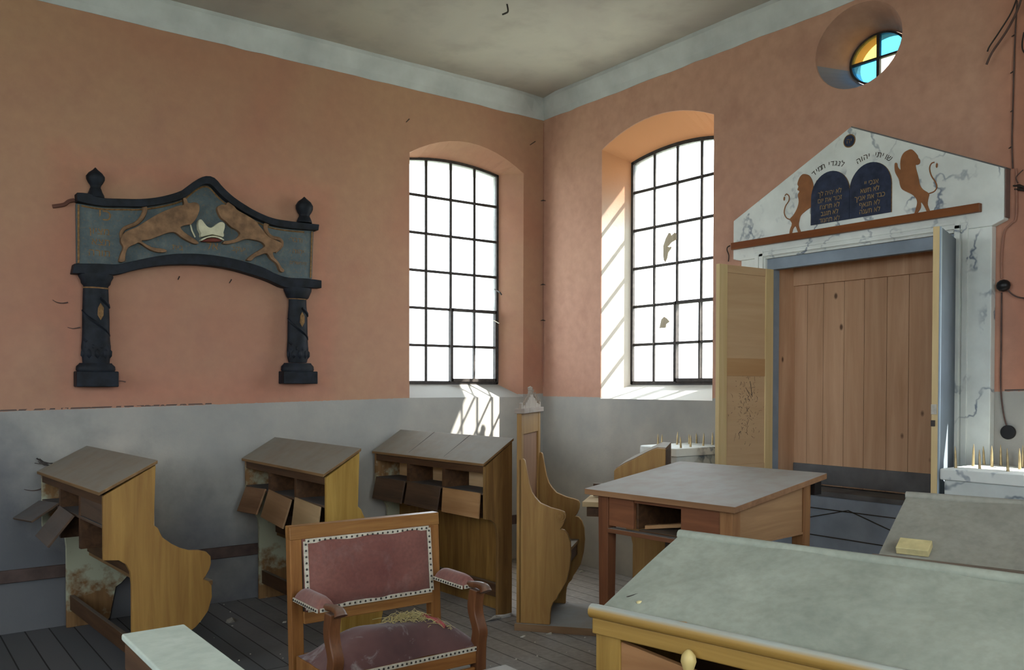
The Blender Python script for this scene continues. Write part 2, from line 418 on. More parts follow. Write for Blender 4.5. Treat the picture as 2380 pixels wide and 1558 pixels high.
M_RED = plain('dark_red_paint', (.13, .025, .015), .6, .1)
M_IRON = plain('rusty_window_iron', (.040, .032, .028), .6, .3, 30)
M_PIPE = plain('brown_pipe_paint', (.085, .055, .045), .6, .2, 12)
M_WHITEP = plain('splashed_whitewash', (.40, .40, .30), .9, .3, 8)
M_STRAW = plain('dry_straw', (.48, .40, .18), .7, .2, 30)
M_RAG = plain('faded_red_cloth', (.36, .085, .08), .85, .2, 20)
M_SPIKE = plain('aged_brass_spike', (.42, .32, .17), .4, .2, 30, .7)
M_PAPER = plain('yellowed_paper_board', (.52, .44, .22), .8, .1, 30)
M_PLAST = plain('plaster_crumb', (.50, .47, .40), .9, .2, 20)
M_CABLE = plain('old_brown_cable', (.10, .06, .05), .7, .2, 20)
M_BAKE = plain('black_bakelite', (.012, .011, .011), .35, .1)
M_BLACKH = plain('hook_iron', (.03, .022, .018), .6, .2)

def glass_mat(name, tint, dirt=.12, dirtcol=(.75, .78, .75), rough=.9):
    m = bpy.data.materials.new(name); m.use_nodes = True; t = m.node_tree; t.nodes.clear()
    o = t.nodes.new('ShaderNodeOutputMaterial'); tr = t.nodes.new('ShaderNodeBsdfTransparent'); tr.inputs[0].default_value = (*tint, 1)
    tl = t.nodes.new('ShaderNodeBsdfTranslucent'); tl.inputs[0].default_value = (*dirtcol, 1)
    gl = t.nodes.new('ShaderNodeBsdfGlossy'); gl.inputs[1].default_value = .05
    tc = t.nodes.new('ShaderNodeTexCoord'); nz = t.nodes.new('ShaderNodeTexNoise'); nz.inputs['Scale'].default_value = 3.5; nz.inputs['Detail'].default_value = 5
    t.links.new(tc.outputs['Object'], nz.inputs['Vector'])
    mr = t.nodes.new('ShaderNodeMapRange'); mr.inputs[1].default_value = .3; mr.inputs[2].default_value = .7; mr.inputs[3].default_value = dirt*.5; mr.inputs[4].default_value = dirt*1.6
    t.links.new(nz.outputs[0], mr.inputs[0])
    mx = t.nodes.new('ShaderNodeMixShader'); t.links.new(mr.outputs[0], mx.inputs[0]); t.links.new(tr.outputs[0], mx.inputs[1]); t.links.new(tl.outputs[0], mx.inputs[2])
    m2 = t.nodes.new('ShaderNodeMixShader'); m2.inputs[0].default_value = .03; t.links.new(mx.outputs[0], m2.inputs[1]); t.links.new(gl.outputs[0], m2.inputs[2])
    t.links.new(m2.outputs[0], o.inputs[0]); return m
G_CLEAR = glass_mat('dusty_window_glass', (.93, .95, .95))
G_DUSTY = glass_mat('grimy_window_glass', (.66, .68, .69), .14)
G_BLUE = glass_mat('blue_stained_glass', (.022, .125, .22), .05, (.03, .16, .26))
G_YEL = glass_mat('amber_stained_glass', (.22, .145, .025), .08, (.3, .2, .04))
G_CREAM = glass_mat('cream_stained_glass', (.36, .33, .24), .06, (.4, .37, .27))

# ------------------------------------------------------------------ room shell
TH = .42
def ring_arch(h0, h1, zb, zs, za, n=12):
    """outline (h,z) of an opening: sill zb, spring zs, apex za"""
    pts = [(h0, zb), (h1, zb)]
    for i in range(n+1):
        a = i/n; h = h1+(h0-h1)*a; pts.append((h, zs+(za-zs)*(1-(2*a-1)**2)))
    return pts
def niche_cutter(outer, inner, depth, f):
    """outer ring at wall face, inner ring at frame plane then straight through"""
    bm = bmesh.new(); ctr = Vector((sum(p[0] for p in outer)/len(outer), sum(p[1] for p in outer)/len(outer)))
    rings = []
    k = 1.0
    # extend slightly in front of the wall
    pre = [(o[0]+(o[0]-i[0])*.05/depth, o[1]+(o[1]-i[1])*.05/depth) for o, i in zip(outer, inner)]
    for ring, d in ((pre, -.05), (outer, 0), (inner, depth), (inner, TH+.1)):
        rings.append([bm.verts.new(f(h, z, d)) for h, z in ring])
    for a, b in zip(rings, rings[1:]):
        n = len(a)
        for i in range(n): bm.faces.new((a[i], a[(i+1) % n], b[(i+1) % n], b[i]))
    bm.faces.new(rings[0][::-1]); bm.faces.new(rings[-1]); bmesh.ops.recalc_face_normals(bm, faces=bm.faces)
    me = bpy.data.meshes.new('cut'); bm.to_mesh(me); bm.free()
    o = bpy.data.objects.new('cut', me); COL.objects.link(o); return o
def wall(name, a, b, mat, cutters):
    o = MB().box(a, b).build(name, mat)
    for c in cutters:
        md = o.modifiers.new('b', 'BOOLEAN'); md.operation = 'DIFFERENCE'; md.object = c; md.solver = 'EXACT'
    dg = bpy.context.evaluated_depsgraph_get(); me = bpy.data.meshes.new_from_object(o.evaluated_get(dg))
    o.modifiers.clear(); o.data = me
    for c in cutters: bpy.data.objects.remove(c)
    return struct(o)
fA = lambda h, z, d: Vector((h, d, z))
fB = lambda h, z, d: Vector((d, h, z))
fBack = lambda h, z, d: Vector((XW-d, h, z))
fFront = lambda h, z, d: Vector((h, YW-d, z))
DR = .189
ZB, PH, PG = 1.522, .306, .240
A0, A1 = -.367, -1.327         # frame right, left
B0, B1 = -.916, -1.876
inA = ring_arch(A1, A0, ZB-.01, 3.325, 3.372); outA = ring_arch(-1.352, -.222, 1.400, 3.33, 3.50)
inB = ring_arch(B1, B0, ZB-.01, 3.292, 3.345); outB = ring_arch(-1.905, -.745, 1.395, 3.41, 3.545)
C0, C1 = -4.12, -5.08
inC = ring_arch(C1, C0, ZB-.01, 2.16, 2.20); outC = ring_arch(-5.2, -4.05, 1.42, 2.3, 2.38)
def circ(cy, cz, r, n=40): return [(cy+r*math.cos(2*PI*i/n), cz+r*math.sin(2*PI*i/n)) for i in range(n)]
RCY, RCZ = -2.965, 3.553
cutA = niche_cutter(outA, inA, DR, fA)
cutB = niche_cutter(outB, inB, DR, fB)
for q in cutB.data.vertices:
    if q.co.x > .4 and q.co.y < -1.4: q.co.y -= .40
    if q.co.x > .4 and q.co.z > 3.: q.co.z += .42
cutC = niche_cutter(outC, inC, DR, fB)
for q in cutC.data.vertices:
    if q.co.x > .4 and q.co.y < -4.6: q.co.y -= .32
    if q.co.x > .4 and q.co.z > 2.: q.co.z += .45
def ell(cy, cz, ry, rz, n=40): return [(cy+ry*math.cos(2*PI*i/n), cz+rz*math.sin(2*PI*i/n)) for i in range(n)]
cutR = niche_cutter(ell(-3.0, 3.55, .285, .25), ell(RCY, RCZ, .198, .160), .30, fB)
ark_cut = niche_cutter([(-3.60, .2), (-2.40, .2), (-2.40, 2.3), (-3.60, 2.3)], [(-3.60, .2), (-2.40, .2), (-2.40, 2.3), (-3.60, 2.3)], .2, fB)
# the ark cupboard stands in a recess that goes part of the way through the wall
for q in ark_cut.data.vertices:
    if q.co.x > .3: q.co.x = .29
    elif q.co.x > .1: q.co.x = .25
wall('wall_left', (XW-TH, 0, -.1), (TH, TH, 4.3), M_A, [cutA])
wall('wall_right', (0, YW-TH, -.1), (TH, 0, 4.3), M_B, [cutB, cutC, cutR, ark_cut])
bk = [niche_cutter(ring_arch(c-.75, c+.75, 1.35, 3.3, 3.5), ring_arch(c-.65, c+.65, 1.5, 3.3, 3.4), DR, fBack) for c in (-4.9, -2.6)]
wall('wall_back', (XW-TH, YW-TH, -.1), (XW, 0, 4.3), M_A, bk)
fr = [niche_cutter(ring_arch(c-.75, c+.75, 1.15, 3.5, 3.7), ring_arch(c-.65, c+.65, 1.3, 3.45, 3.6), DR, fFront) for c in (-5.75, -3.4)]
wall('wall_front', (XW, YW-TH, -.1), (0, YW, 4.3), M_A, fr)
struct(MB().box((XW-TH, YW-TH, -.2), (TH, TH, 0)).build('floor', M_FLOOR))
struct(MB().box((XW-TH, YW-TH, ZC+.012), (TH, TH, ZC+.25)).build('ceiling', M_CEIL))
# limewashed cornice band, slightly sloping outwards
H1 = E0 = 1.5+2.325; H2 = ZC+.014
def cornice(name, axis):
    mb = MB(); L = 8.4 if axis == 'x' else 6.9; n = 60; tp = []; rng = random.Random(3 if axis == 'x' else 5)
    bm = mb.bm; rows = []
    for i in range(n+1):
        s = -L*i/n; w1 = rng.uniform(-.004, .004); o1 = .035+rng.uniform(-.004, .004)
        e = min(1, i/2.)
        pr = [(0, H1+w1), (-.004, H1+w1), (-.012, H1+.05), (-.035*e-.02+0, H2-.03), (-o1*e-.02, H2), (0, H2)]
        rows.append([bm.verts.new((s, d, z) if axis == 'x' else (d, s, z)) for d, z in pr])
    for a, b in zip(rows, rows[1:]):
        for j in range(6): bm.faces.new((a[j], a[(j+1) % 6], b[(j+1) % 6], b[j]))
    bm.faces.new(rows[0]); bm.faces.new(rows[-1][::-1])
    struct(mb.build(name, M_CORN))
cornice('trim_1', 'x'); cornice('trim_2', 'y')

# ------------------------------------------------------------------ windows
def make_window(name, f, h_in, sgn, rows, zs, za, casement=True, casecol=(2, 4), ncol=4, g=PG, ph=PH, zb=ZB, glass=None):
    """f(h,z,d) world mapping; h_in: frame side nearest the corner, bars step by sgn*g"""
    root = empty(name, f(h_in+sgn*g*ncol/2, zb, DR)); struct(root); inv = root.matrix_world
    def B_(mb, h0, h1, z0, z1, d0, d1):
        p = [(h0, z0), (h1, z0), (h1, z1), (h0, z1)]
        mb.prism(p, lambda a, b: f(a, b, d0), lambda a, b: f(a, b, d1))
    h_out = h_in+sgn*g*ncol
    top = lambda h: zs+(za-zs)*(1-(2*abs((h-h_in)/(h_out-h_in))-1)**2)
    def fin(mb, nm, mat, bev=0.):
        o = mb.build(nm, mat, None, bev); o.data.transform(Matrix.Translation(-Vector(root.location))); o.parent = root; return o
    mb = MB()
    for h in (h_in, h_out-sgn*.0): B_(mb, h-.014, h+.014, zb-.01, zs+.01, DR-.012, DR+.035)
    B_(mb, h_in, h_out, zb-.014, zb+.014, DR-.012, DR+.035)
    n = 12
    for i in range(n):
        ha = h_in+(h_out-h_in)*i/n; hb = h_in+(h_out-h_in)*(i+1)/n
        mb.prism([(ha, top(ha)-.016), (hb, top(hb)-.016), (hb, top(hb)+.012), (ha, top(ha)+.012)], lambda a, b: f(a, b, DR-.012), lambda a, b: f(a, b, DR+.035))
    fin(mb, 'window_frame', M_IRON)
    mb = MB()
    for k in range(1, ncol): B_(mb, h_in+sgn*g*k-.011, h_in+sgn*g*k+.011, zb, top(h_in+sgn*g*k), DR-.005, DR+.006)
    for k in range(1, rows): B_(mb, h_in, h_out, zb+ph*k-.011, zb+ph*k+.011, DR-.006, DR+.006)
    for k in range(1, ncol):
        for r in range(1, rows):
            c = f(h_in+sgn*g*k, zb+ph*r, DR-.004); mb.ico(c, .013, 1, (1, 1, 1))
    fin(mb, 'glazing_bars', M_IRON)
    if casement:
        ca = h_in+sgn*g*casecol[0]; cb = h_in+sgn*g*casecol[1]; mb = MB(); za2 = zb+2*ph
        if casecol[0] == 0: ca = h_in+sgn*.02
        for h in (ca, cb): B_(mb, h-.013, h+.013, zb+.005, za2+.01, DR-.026, DR+.01)
        for z in (zb+.022, za2): B_(mb, min(ca, cb), max(ca, cb), z-.013, z+.013, DR-.026, DR+.01)
        B_(mb, (ca+cb)/2-.008, (ca+cb)/2+.008, zb+.02, za2, DR-.024, DR+.0)
        B_(mb, min(ca, cb), max(ca, cb), zb+ph-.008, zb+ph+.008, DR-.024, DR+.0)
        cs = fin(mb, 'casement', M_IRON)
    mb = MB(); pts = [(h_in, zb), (h_out, zb)]+[(h_out+(h_in-h_out)*i/12, top(h_out+(h_in-h_out)*i/12)) for i in range(13)]
    vs = [mb.bm.verts.new(f(h, z, DR+.01)) for h, z in pts]; mb.bm.faces.new(vs)
    fin(mb, 'glass_pane', glass or G_CLEAR)
    return root
bpy.context.view_layer.update()
w1 = make_window('window_1', fA, A0, -1, 6, 3.325, 3.372, True, (0, 2), glass=G_DUSTY)
w2 = make_window('window_2', fB, B0, -1, 6, 3.292, 3.345, True, (2, 4), glass=G_DUSTY)
w3 = make_window('window_3', fB, C0, -1, 2, 2.16, 2.20, False)
make_window('fill_window_5', fBack, -4.25, -1, 6, 3.3, 3.4, False, ncol=5, g=.26)  # added unseen openings in the back wall, here and next, bring fill light
make_window('fill_window_8', fBack, -1.95, -1, 6, 3.3, 3.4, False, ncol=5, g=.26)
make_window('fill_window_6', fFront, -6.4, 1, 6, 3.45, 3.6, False, ncol=5, g=.26, ph=.37, zb=1.3)  # added unseen openings in the front wall, here and next, fill the ark side
make_window('fill_window_7', fFront, -4.05, 1, 6, 3.45, 3.6, False, ncol=5, g=.26, ph=.37, zb=1.3)
# round stained window
r4 = empty('window_4', (.30, RCY, RCZ)); struct(r4)
bm4 = MB(); n = 40
for i in range(n):
    a, b = 2*PI*i/n, 2*PI*(i+1)/n
    q = lambda t, r, d: Vector((d, r*math.cos(t), r*math.sin(t)))
    bm4.hexa([q(a, .200, -.012), q(b, .200, -.012), q(b, .216, -.012), q(a, .216, -.012)], [q(a, .200, .02), q(b, .200, .02), q(b, .216, .02), q(a, .216, .02)])
bm4.build('window_frame', M_IRON, r4)
MB().box((-.012, -.011, -.205), (.012, .011, .205)).box((-.013, -.205, -.009), (.011, .205, .009)).build('glazing_cross', M_IRON, r4)
for (s0, gm) in ((0, G_YEL), (1, G_BLUE), (2, G_CREAM), (3, G_BLUE)):   # quadrants seen from inside
    mb = MB(); a0 = {0: 0, 1: PI/2, 2: PI, 3: 1.5*PI}[s0]
    vs = [mb.bm.verts.new((.002, 0, 0))]+[mb.bm.verts.new((.002, .205*math.cos(a0+PI/2*i/10), .205*math.sin(a0+PI/2*i/10))) for i in range(11)]
    mb.bm.faces.new(vs); mb.build('stained_pane', gm, r4)
# broken-glass scraps in the right wall window
def scrap(pix, x, nm, lab, mat):
    P = [onB(1520+a/5.99, 520+b/5.99, x) for a, b in pix]
    mb = MB(); mb.hexa(P, [p+Vector((.004, 0, 0)) for p in P]); c = sum(P, Vector())/len(P)
    return tag(mb.build(nm, mat, None, 0, False, c), lab, 'scrap')
M_SCR = wood('torn_board_scrap', (.36, .29, .19), (.62, .56, .44), 'z', 30, .8)
scrap([(205, 125), (235, 135), (240, 165), (290, 120), (315, 150), (315, 220), (240, 265), (205, 310), (150, 340), (125, 350), (130, 300), (160, 210)], DR-.006, 'torn_card', 'cream torn card stuck in the cracked pane of the right wall window, larger upper piece', M_SCR)
scrap([(130, 350), (185, 318), (215, 325), (245, 315), (240, 345), (200, 400), (185, 480), (158, 538), (135, 510), (125, 440)], DR-.011, 'torn_card', 'curled cream tail of torn card hanging below the larger piece in the right window', M_SCR)
scrap([(100, 1335), (140, 1295), (180, 1320), (217, 1365), (170, 1400), (165, 1450), (72, 1458)], DR-.008, 'torn_card', 'small grey angular card scrap lower in the right wall window', M_SCR)

r4.scale = (1, .90, .73)
# ------------------------------------------------------------------ outside
EV = plain('eave_boards', (.35, .32, .28), .9)
struct(MB().box((TH, YW-TH, 4.1), (TH+.27, 1.0, 4.25)).build('trim_3', EV))
mb = MB(); xs, xe = XW-TH-.2, TH+.2; ya, yb2 = YW-TH-.2, TH+.2; ym = (ya+yb2)/2
mb.hexa([Vector((xs, ya, 4.31)), Vector((xs, yb2, 4.31)), Vector((xs, ym, 8.0))], [Vector((xe, ya, 4.31)), Vector((xe, yb2, 4.31)), Vector((xe, ym, 8.0))])
struct(mb.build('shadow_roof', EV))  # gable block added out of view to lengthen the building's shadow
struct(MB().box((-5.05, YW-TH-2.1, 4.0), (-1.0, YW-TH, 4.15)).build('sun_block_eave', EV))  # porch eave added out of view to keep sun off a front opening
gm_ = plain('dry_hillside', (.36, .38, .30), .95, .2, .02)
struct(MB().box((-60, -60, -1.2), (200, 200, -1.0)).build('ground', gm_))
mb = MB(); N = 48
rows = []
for j in range(8):
    row = []
    for i in range(N+1):
        a = -0.9+2.9*i/N; r = 150+j*22
        prof = 30+10*math.sin(a*3.1+.6)+6*math.sin(a*7.3+1)+3*math.sin(a*17)
        z = -1+prof*(j/7)**.8
        row.append(mb.bm.verts.new((r*math.cos(a), r*math.sin(a), z)))
    rows.append(row)
for a, b in zip(rows, rows[1:]):
    for i in range(N): mb.bm.faces.new((a[i], a[i+1], b[i+1], b[i]))
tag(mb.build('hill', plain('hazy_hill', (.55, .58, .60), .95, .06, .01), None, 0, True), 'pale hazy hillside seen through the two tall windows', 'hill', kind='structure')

# ------------------------------------------------------------------ ark on the right wall
ark = empty('torah_ark', (0, -3.0, 0))
tag(ark, 'marbled wooden ark with painted gable, tablets and lions, its doors standing open', 'ark')
def loc(o, root):
    """world-coordinate mesh -> child of root (handles rotation-free and rotated roots)"""
    if root.name == 'carved_arch':
        for q in o.data.vertices: q.co.y = min(q.co.y, -.004)
    bpy.context.view_layer.update(); o.data.transform(root.matrix_world.inverted()); o.parent = root; return o
def Bp(x): return (lambda y, z: Vector((x, y, z)))
def px(lst, x=0., sc=1, ox=0, oy=0): 
    r = []
    for u, v in lst:
        p = onB(ox+u/sc, oy+v/sc, x); r.append((p.y, p.z))
    return r
GX = -.055
ped = [(-2.125, 2.36), (-2.125, 2.622), (-2.995, 3.055), (-3.875, 2.640), (-3.877, 2.37), (-3.815, 2.345), (-2.185, 2.345)]
loc(MB().prism(ped, Bp(GX), Bp(.0)).build('gable', M_MARB, None, .006), ark)
fr_ = MB()
fr_.box((-.05, -2.385, 0), (0, -2.19, 2.345)).box((-.05, -3.815, 0), (0, -3.615, 2.345)).box((-.05, -2.385, 2.335), (0, -3.615, 2.40))
loc(fr_.build('door_surround', M_MARB, None, .004), ark)
mo = MB()
for (ya, yb, d) in ((-3.625, -3.655, -.066), (-3.665, -3.695, -.060), (-2.375, -2.345, -.066), (-2.335, -2.305, -.060)):
    mo.box((d, ya, .02), (-.045, yb, 2.345+(.045 if d < -.062 else .02)))
mo.box((-.066, -2.345, 2.352), (-.045, -3.655, 2.372)).box((-.060, -2.305, 2.380), (-.045, -3.695, 2.398))
loc(mo.build('moulding', M_MARB, None, .002), ark)
for (a, b) in ((-2.185, -2.125), (-3.815, -3.877)):
    pass
loc(MB().box((-.085, -2.128, 2.424), (GX+.005, -3.765, 2.470)).build('cornice_strip', W_BEAM, None, .003), ark)
loc(MB().box((-.03, -2.385, 2.262), (.02, -3.615, 2.336)).build('lintel_board', M_BLUE, None, .002), ark)
loc(MB().box((-.03, -2.385, .84), (.04, -2.43, 2.262)).build('jamb_board', M_BLUE), ark)
loc(MB().box((-.02, -3.57, .84), (.04, -3.615, 2.262)).build('jamb_board', M_BLUE), ark)
bb = MB(); ys = [-2.405, -2.52, -2.64, -2.79, -2.93, -3.08, -3.22, -3.38, -3.50, -3.595]
for i, (a, b) in enumerate(zip(ys, ys[1:])): bb.box((.22, a-.0012, .85), (.238, b+.0012, 2.298))
loc(bb.build('back_boards', W_ARK, None, .0015), ark)
loc(MB().box((.20, -2.405, 2.17), (.22, -3.595, 2.298)).build('top_rail', W_ARK, None, .003), ark)
loc(MB().box((.0, -2.402, .84), (.22, -2.425, 2.298)).build('side_board', W_ARK), ark)
loc(MB().box((.0, -3.575, .84), (.22, -3.598, 2.298)).build('side_board', W_ARK), ark)
loc(MB().box((.205, -2.43, .86), (.219, -3.57, .985)).build('gap_shade_strip', M_SHELF), ark)  # dark strip painting the shaded gap under the back boards
loc(MB().box((-.03, -2.405, .815), (.235, -3.595, .845)).build('shelf', M_SHELF), ark)
lp = MB().box((-.02, -2.385, 0), (.02, -3.615, .815))
loc(lp.build('lower_panel', M_BLUED), ark)
gl = MB()
def bar3(mb, a, b, w, d0, d1):
    a = Vector((0, *a)); b = Vector((0, *b)); n = (b-a).cross(Vector((1, 0, 0))).normalized()*w/2
    q = [a-n, b-n, b+n, a+n]; mb.hexa([p+Vector((d0, 0, 0)) for p in q], [p+Vector((d1, 0, 0)) for p in q])
for a, b in (((-2.39, .735), (-3.61, .735)), ((-2.39, .565), (-3.61, .565)), ((-2.45, .60), (-2.98, .745)), ((-2.98, .745), (-3.58, .56)), ((-2.39, .40), (-3.61, .40)), ((-2.98, .42), (-3.5, .30))):
    bar3(gl, a, b, .006, -.0235, -.018)
loc(gl.build('panel_seam', M_INK), ark)
# small iron latch pieces on the jamb
# tablets
def tablet(yc, hw, zb, zt, x=GX-.004):
    pts = [(yc+hw, zb), (yc-hw, zb)]+[(yc-hw*math.cos(PI*i/20), zt-hw*1.12+hw*1.12*math.sin(PI*i/20)) for i in range(21)]
    o = loc(MB().prism([(a+(a-yc)*.03, b) for a, b in pts], Bp(GX-.003), Bp(GX)).build('tablet_border', M_GOLDD), ark)
    o = loc(MB().prism(pts, Bp(x-.002), Bp(GX-.001)).build('tablet', M_NAVY), ark); o['label'] = 'navy blue arched tablet with gilt Hebrew lines'
    return o
tL = tablet(-2.864, .131, 2.503, 2.815); tR = tablet(-3.128, .131, 2.503, 2.815)
def lines(root, yc, z0, dz, rows, x, size=.042):
    for i, (s, off) in enumerate(rows):
        bm = text_mesh('t', heb(s), None, None, lambda a, b, c: Vector((x-c-.001, yc+off-a*.86, z0-i*dz+b)), size, .0008)
        mb = MB(); mb.bm.free(); mb.bm = bm; o = mb.build('inscription_line', M_GOLD); loc(o, ark); mw = o.data
        o.parent = root; o.matrix_parent_inverse = Matrix(); bpy.context.view_layer.update()
lines(tR, -3.128, 2.684, .041, [('אנכי יי', -.01), ('לא תשא', 0), ('כבד את אביך', 0), ('לא תנאף', 0), ('לא תענה', 0)], GX-.006)
lines(tL, -2.864, 2.672, .041, [('לא יהיה לך', 0), ('זכור את יום', 0), ('לא תרצח', 0), ('לא תגנב', 0), ('לא תחמד', 0)], GX-.006)
# arched verse, one letter at a time
def arc_text(s, cy, cz, r, a0, step, name):
    """a0: angle (deg) of the first (rightmost) letter measured from up, towards -y (viewer's right)"""
    a = a0
    for word in s.split(' '):
      bm = bmesh.new()
      for ch in word:
        th = math.radians(a); 
        def pl(X, Y, Z):
            rr = r+Y; return Vector((GX-.002-Z, cy-(rr*math.sin(th)+X*math.cos(th)), cz+rr*math.cos(th)-X*math.sin(th)))
        b2 = text_mesh('t', ch, None, None, pl, .048, .0008); me = bpy.data.meshes.new('x'); b2.to_mesh(me); b2.free(); bm.from_mesh(me); bpy.data.meshes.remove(me)
        a -= step
      a -= step*.8
      mb = MB(); mb.bm.free(); mb.bm = bm; loc(mb.build(name, M_INK), ark)
arc_text('שויתי יהוה', -3.128, 2.665, .176, 38, 7.0, 'verse_word')
arc_text('לנגדי תמיד', -2.864, 2.665, .180, 25, 6.9, 'verse_word')
md = MB(); md.prism(circ(-2.99, 2.972, .034, 24), Bp(GX-.003), Bp(GX)); o = loc(md.build('medallion', M_NAVY), ark)
md = MB(); md.prism(circ(-2.99, 2.972, .040, 24), Bp(GX-.0015), Bp(GX)); loc(md.build('medallion_rim', M_GOLDD), ark)
bm = text_mesh('t', heb('יה'), None, None, lambda a, b, c: Vector((GX-.004-c, -2.99-a, 2.958+b)), .042, .0005); mb = MB(); mb.bm.free(); mb.bm = bm; o = mb.build('medallion_letters', M_GOLDD); loc(o, ark)
LR = [(1520, 290), (1560, 330), (1568, 352), (1582, 372), (1578, 398), (1560, 408), (1548, 410), (1552, 440), (1568, 500), (1580, 560), (1605, 597), (1650, 628), (1645, 665), (1640, 715), (1662, 778), (1630, 787), (1632, 765), (1610, 720), (1588, 695), (1588, 735), (1560, 780), (1535, 800), (1548, 750), (1560, 700), (1550, 665), (1520, 635), (1450, 600), (1430, 568), (1420, 520), (1398, 480), (1388, 450), (1388, 398), (1405, 395), (1412, 425), (1432, 445), (1430, 400), (1436, 355), (1455, 318), (1485, 297)]
LL = [(690, 478), (728, 488), (750, 520), (762, 560), (760, 590), (775, 560), (790, 525), (802, 540), (790, 590), (778, 620), (785, 665), (765, 715), (712, 755), (668, 795), (655, 835), (650, 875), (665, 920), (682, 942), (655, 946), (640, 915), (625, 880), (605, 905), (592, 962), (577, 962), (583, 905), (598, 860), (582, 826), (608, 795), (636, 745), (650, 690), (643, 640), (655, 612), (640, 600), (648, 575), (640, 555), (652, 515), (668, 490)]
def sil(pts, ox, oy, sc, x, name, mat, n=3):
    P = smoothline([Vector((*q, 0)) for q in px(pts, x, sc, ox, oy)], n, True)
    return MB().prism([(p.x, p.y) for p in P], Bp(x-.002), Bp(x+.002)).build(name, mat)
S4 = 3.3056
for pts, tail, tuft in ((LR, [(1650, 628), (1690, 612), (1710, 580), (1700, 540), (1668, 490), (1655, 435), (1668, 398), (1692, 388)], (1710, 412)), (LL, [(585, 828), (555, 815), (538, 775), (548, 725), (573, 685), (575, 650), (556, 632), (543, 645)], (538, 668))):
    o = sil(pts, 1660, 260, S4, GX-.002, 'lion_figure', M_LION); loc(o, ark)
    P = smoothline([onB(1660+a/S4, 260+b/S4, GX-.002) for a, b in tail], 5)
    t_ = MB().tube(P, .0035, 6)
    q = onB(1660+tuft[0]/S4, 260+tuft[1]/S4, GX-.002); t_.ico(q, .010, 1, (.4, .7, 1.5))
    t2 = t_.build('lion_tail', M_LION); bpy.context.view_layer.update(); t2.data.transform(ark.matrix_world.inverted()); t2.parent = o
# leaves
def leaf(name, hx, hy, fx, fy, z0, z1, th, lab, side):
    h = Vector((hx, hy, 0)); f_ = Vector((fx, fy, 0)); d = (f_-h); L = d.length; ang = math.atan2(d.y, d.x)
    r = empty(name, (hx, hy, z0), ang); r.parent = ark; r.location = Vector((hx, hy+3.0, z0)); r['label'] = lab
    H = z1-z0; s = side
    fm = W_LEAF
    a, b = (0, th) if s > 0 else (-th, 0)
    stw = .072
    def ch(mb, nm, mat, bev=.002): o = mb.build(nm, mat, None, bev); o.parent = r; return o
    ch(MB().box((0, a, 0), (stw, b, H)), 'stile', fm); ch(MB().box((L-stw, a, 0), (L, b, H)), 'stile', fm)
    ch(MB().box((stw, a+.004, H-.05), (L-stw, b-.004, H)), 'rail', W_LEAFP); ch(MB().box((stw, a+.004, 0), (L-stw, b-.004, .07)), 'rail', W_LEAFP)
    ch(MB().box((stw, a+.008, .07), (L-stw, b-.008, H-.05)), 'panel', W_LEAFP)
    ch(MB().box((stw, a+.0045, H*.475), (L-stw, b-.0045, H*.56)), 'rail', wood('leaf_mid_rail', (.48, .27, .12), (.58, .36, .17), 'x', 12, .6))
    return r, L, H
lf, L_, H_ = leaf('door_leaf', -.03, -2.437, -.53, -2.405, .93, 2.262, .03, 'bare inner side of the left ark door leaf', -1)
# wood-worm tracks and scratches on the lower panel
sm = MB(); rs = random.Random(11)
for i in range(170):
    cx, cz = rs.gauss(L_*.47, .062), rs.gauss(.42, .125)
    if not (.075 < cx < L_-.075 and .05 < cz < .75): continue
    a = rs.uniform(0, PI); l = rs.choice([.004, .008, .012, .02, .03]); k = rs.uniform(-1, 1)
    P = [Vector((cx+math.cos(a+k*t)*l*t, -.0078, cz+math.sin(a+k*t)*l*t)) for t in (0, .5, 1)]
    sm.tube(P, rs.uniform(.0006, .0014), 4)
sm.tube([(L_*.42, -.0075, .60), (L_*.40, -.0075, .56), (L_*.38, -.0075, .50)], .002, 5).tube([(L_*.5, -.0075, .56), (L_*.44, -.0075, .52), (L_*.39, -.0075, .49)], .0013, 5)
o = sm.build('scratch_marks', M_INK, lf); o['kind'] = 'stuff'
rf, L2, H2_ = leaf('door_leaf', -.03, -3.62, -.50, -3.768, .86, 2.30, .03, 'blue outer side of the right ark door leaf, seen nearly edge-on', -1)
o = MB().box((.0, .0002, .002), (L2-.012, .0045, H2_-.002)).build('painted_face', plain('slate_leaf_paint', (.12, .145, .17), .75, .1, 5), rf)
o = MB().box((L2-.03, .0002, .002), (L2-.002, .007, H2_-.002)).build('edge_bead', M_BLUEL, rf)  # paler blue puts the light on the free edge into its colour
MB().box((L2-.005, -.03, .50), (L2+.008, -.005, .55)).build('lock_plate', M_PLAST, rf); MB().box((L2-.004, -.03, .44), (L2+.012, -.012, .47)).build('lock_bolt', M_IRON, rf)

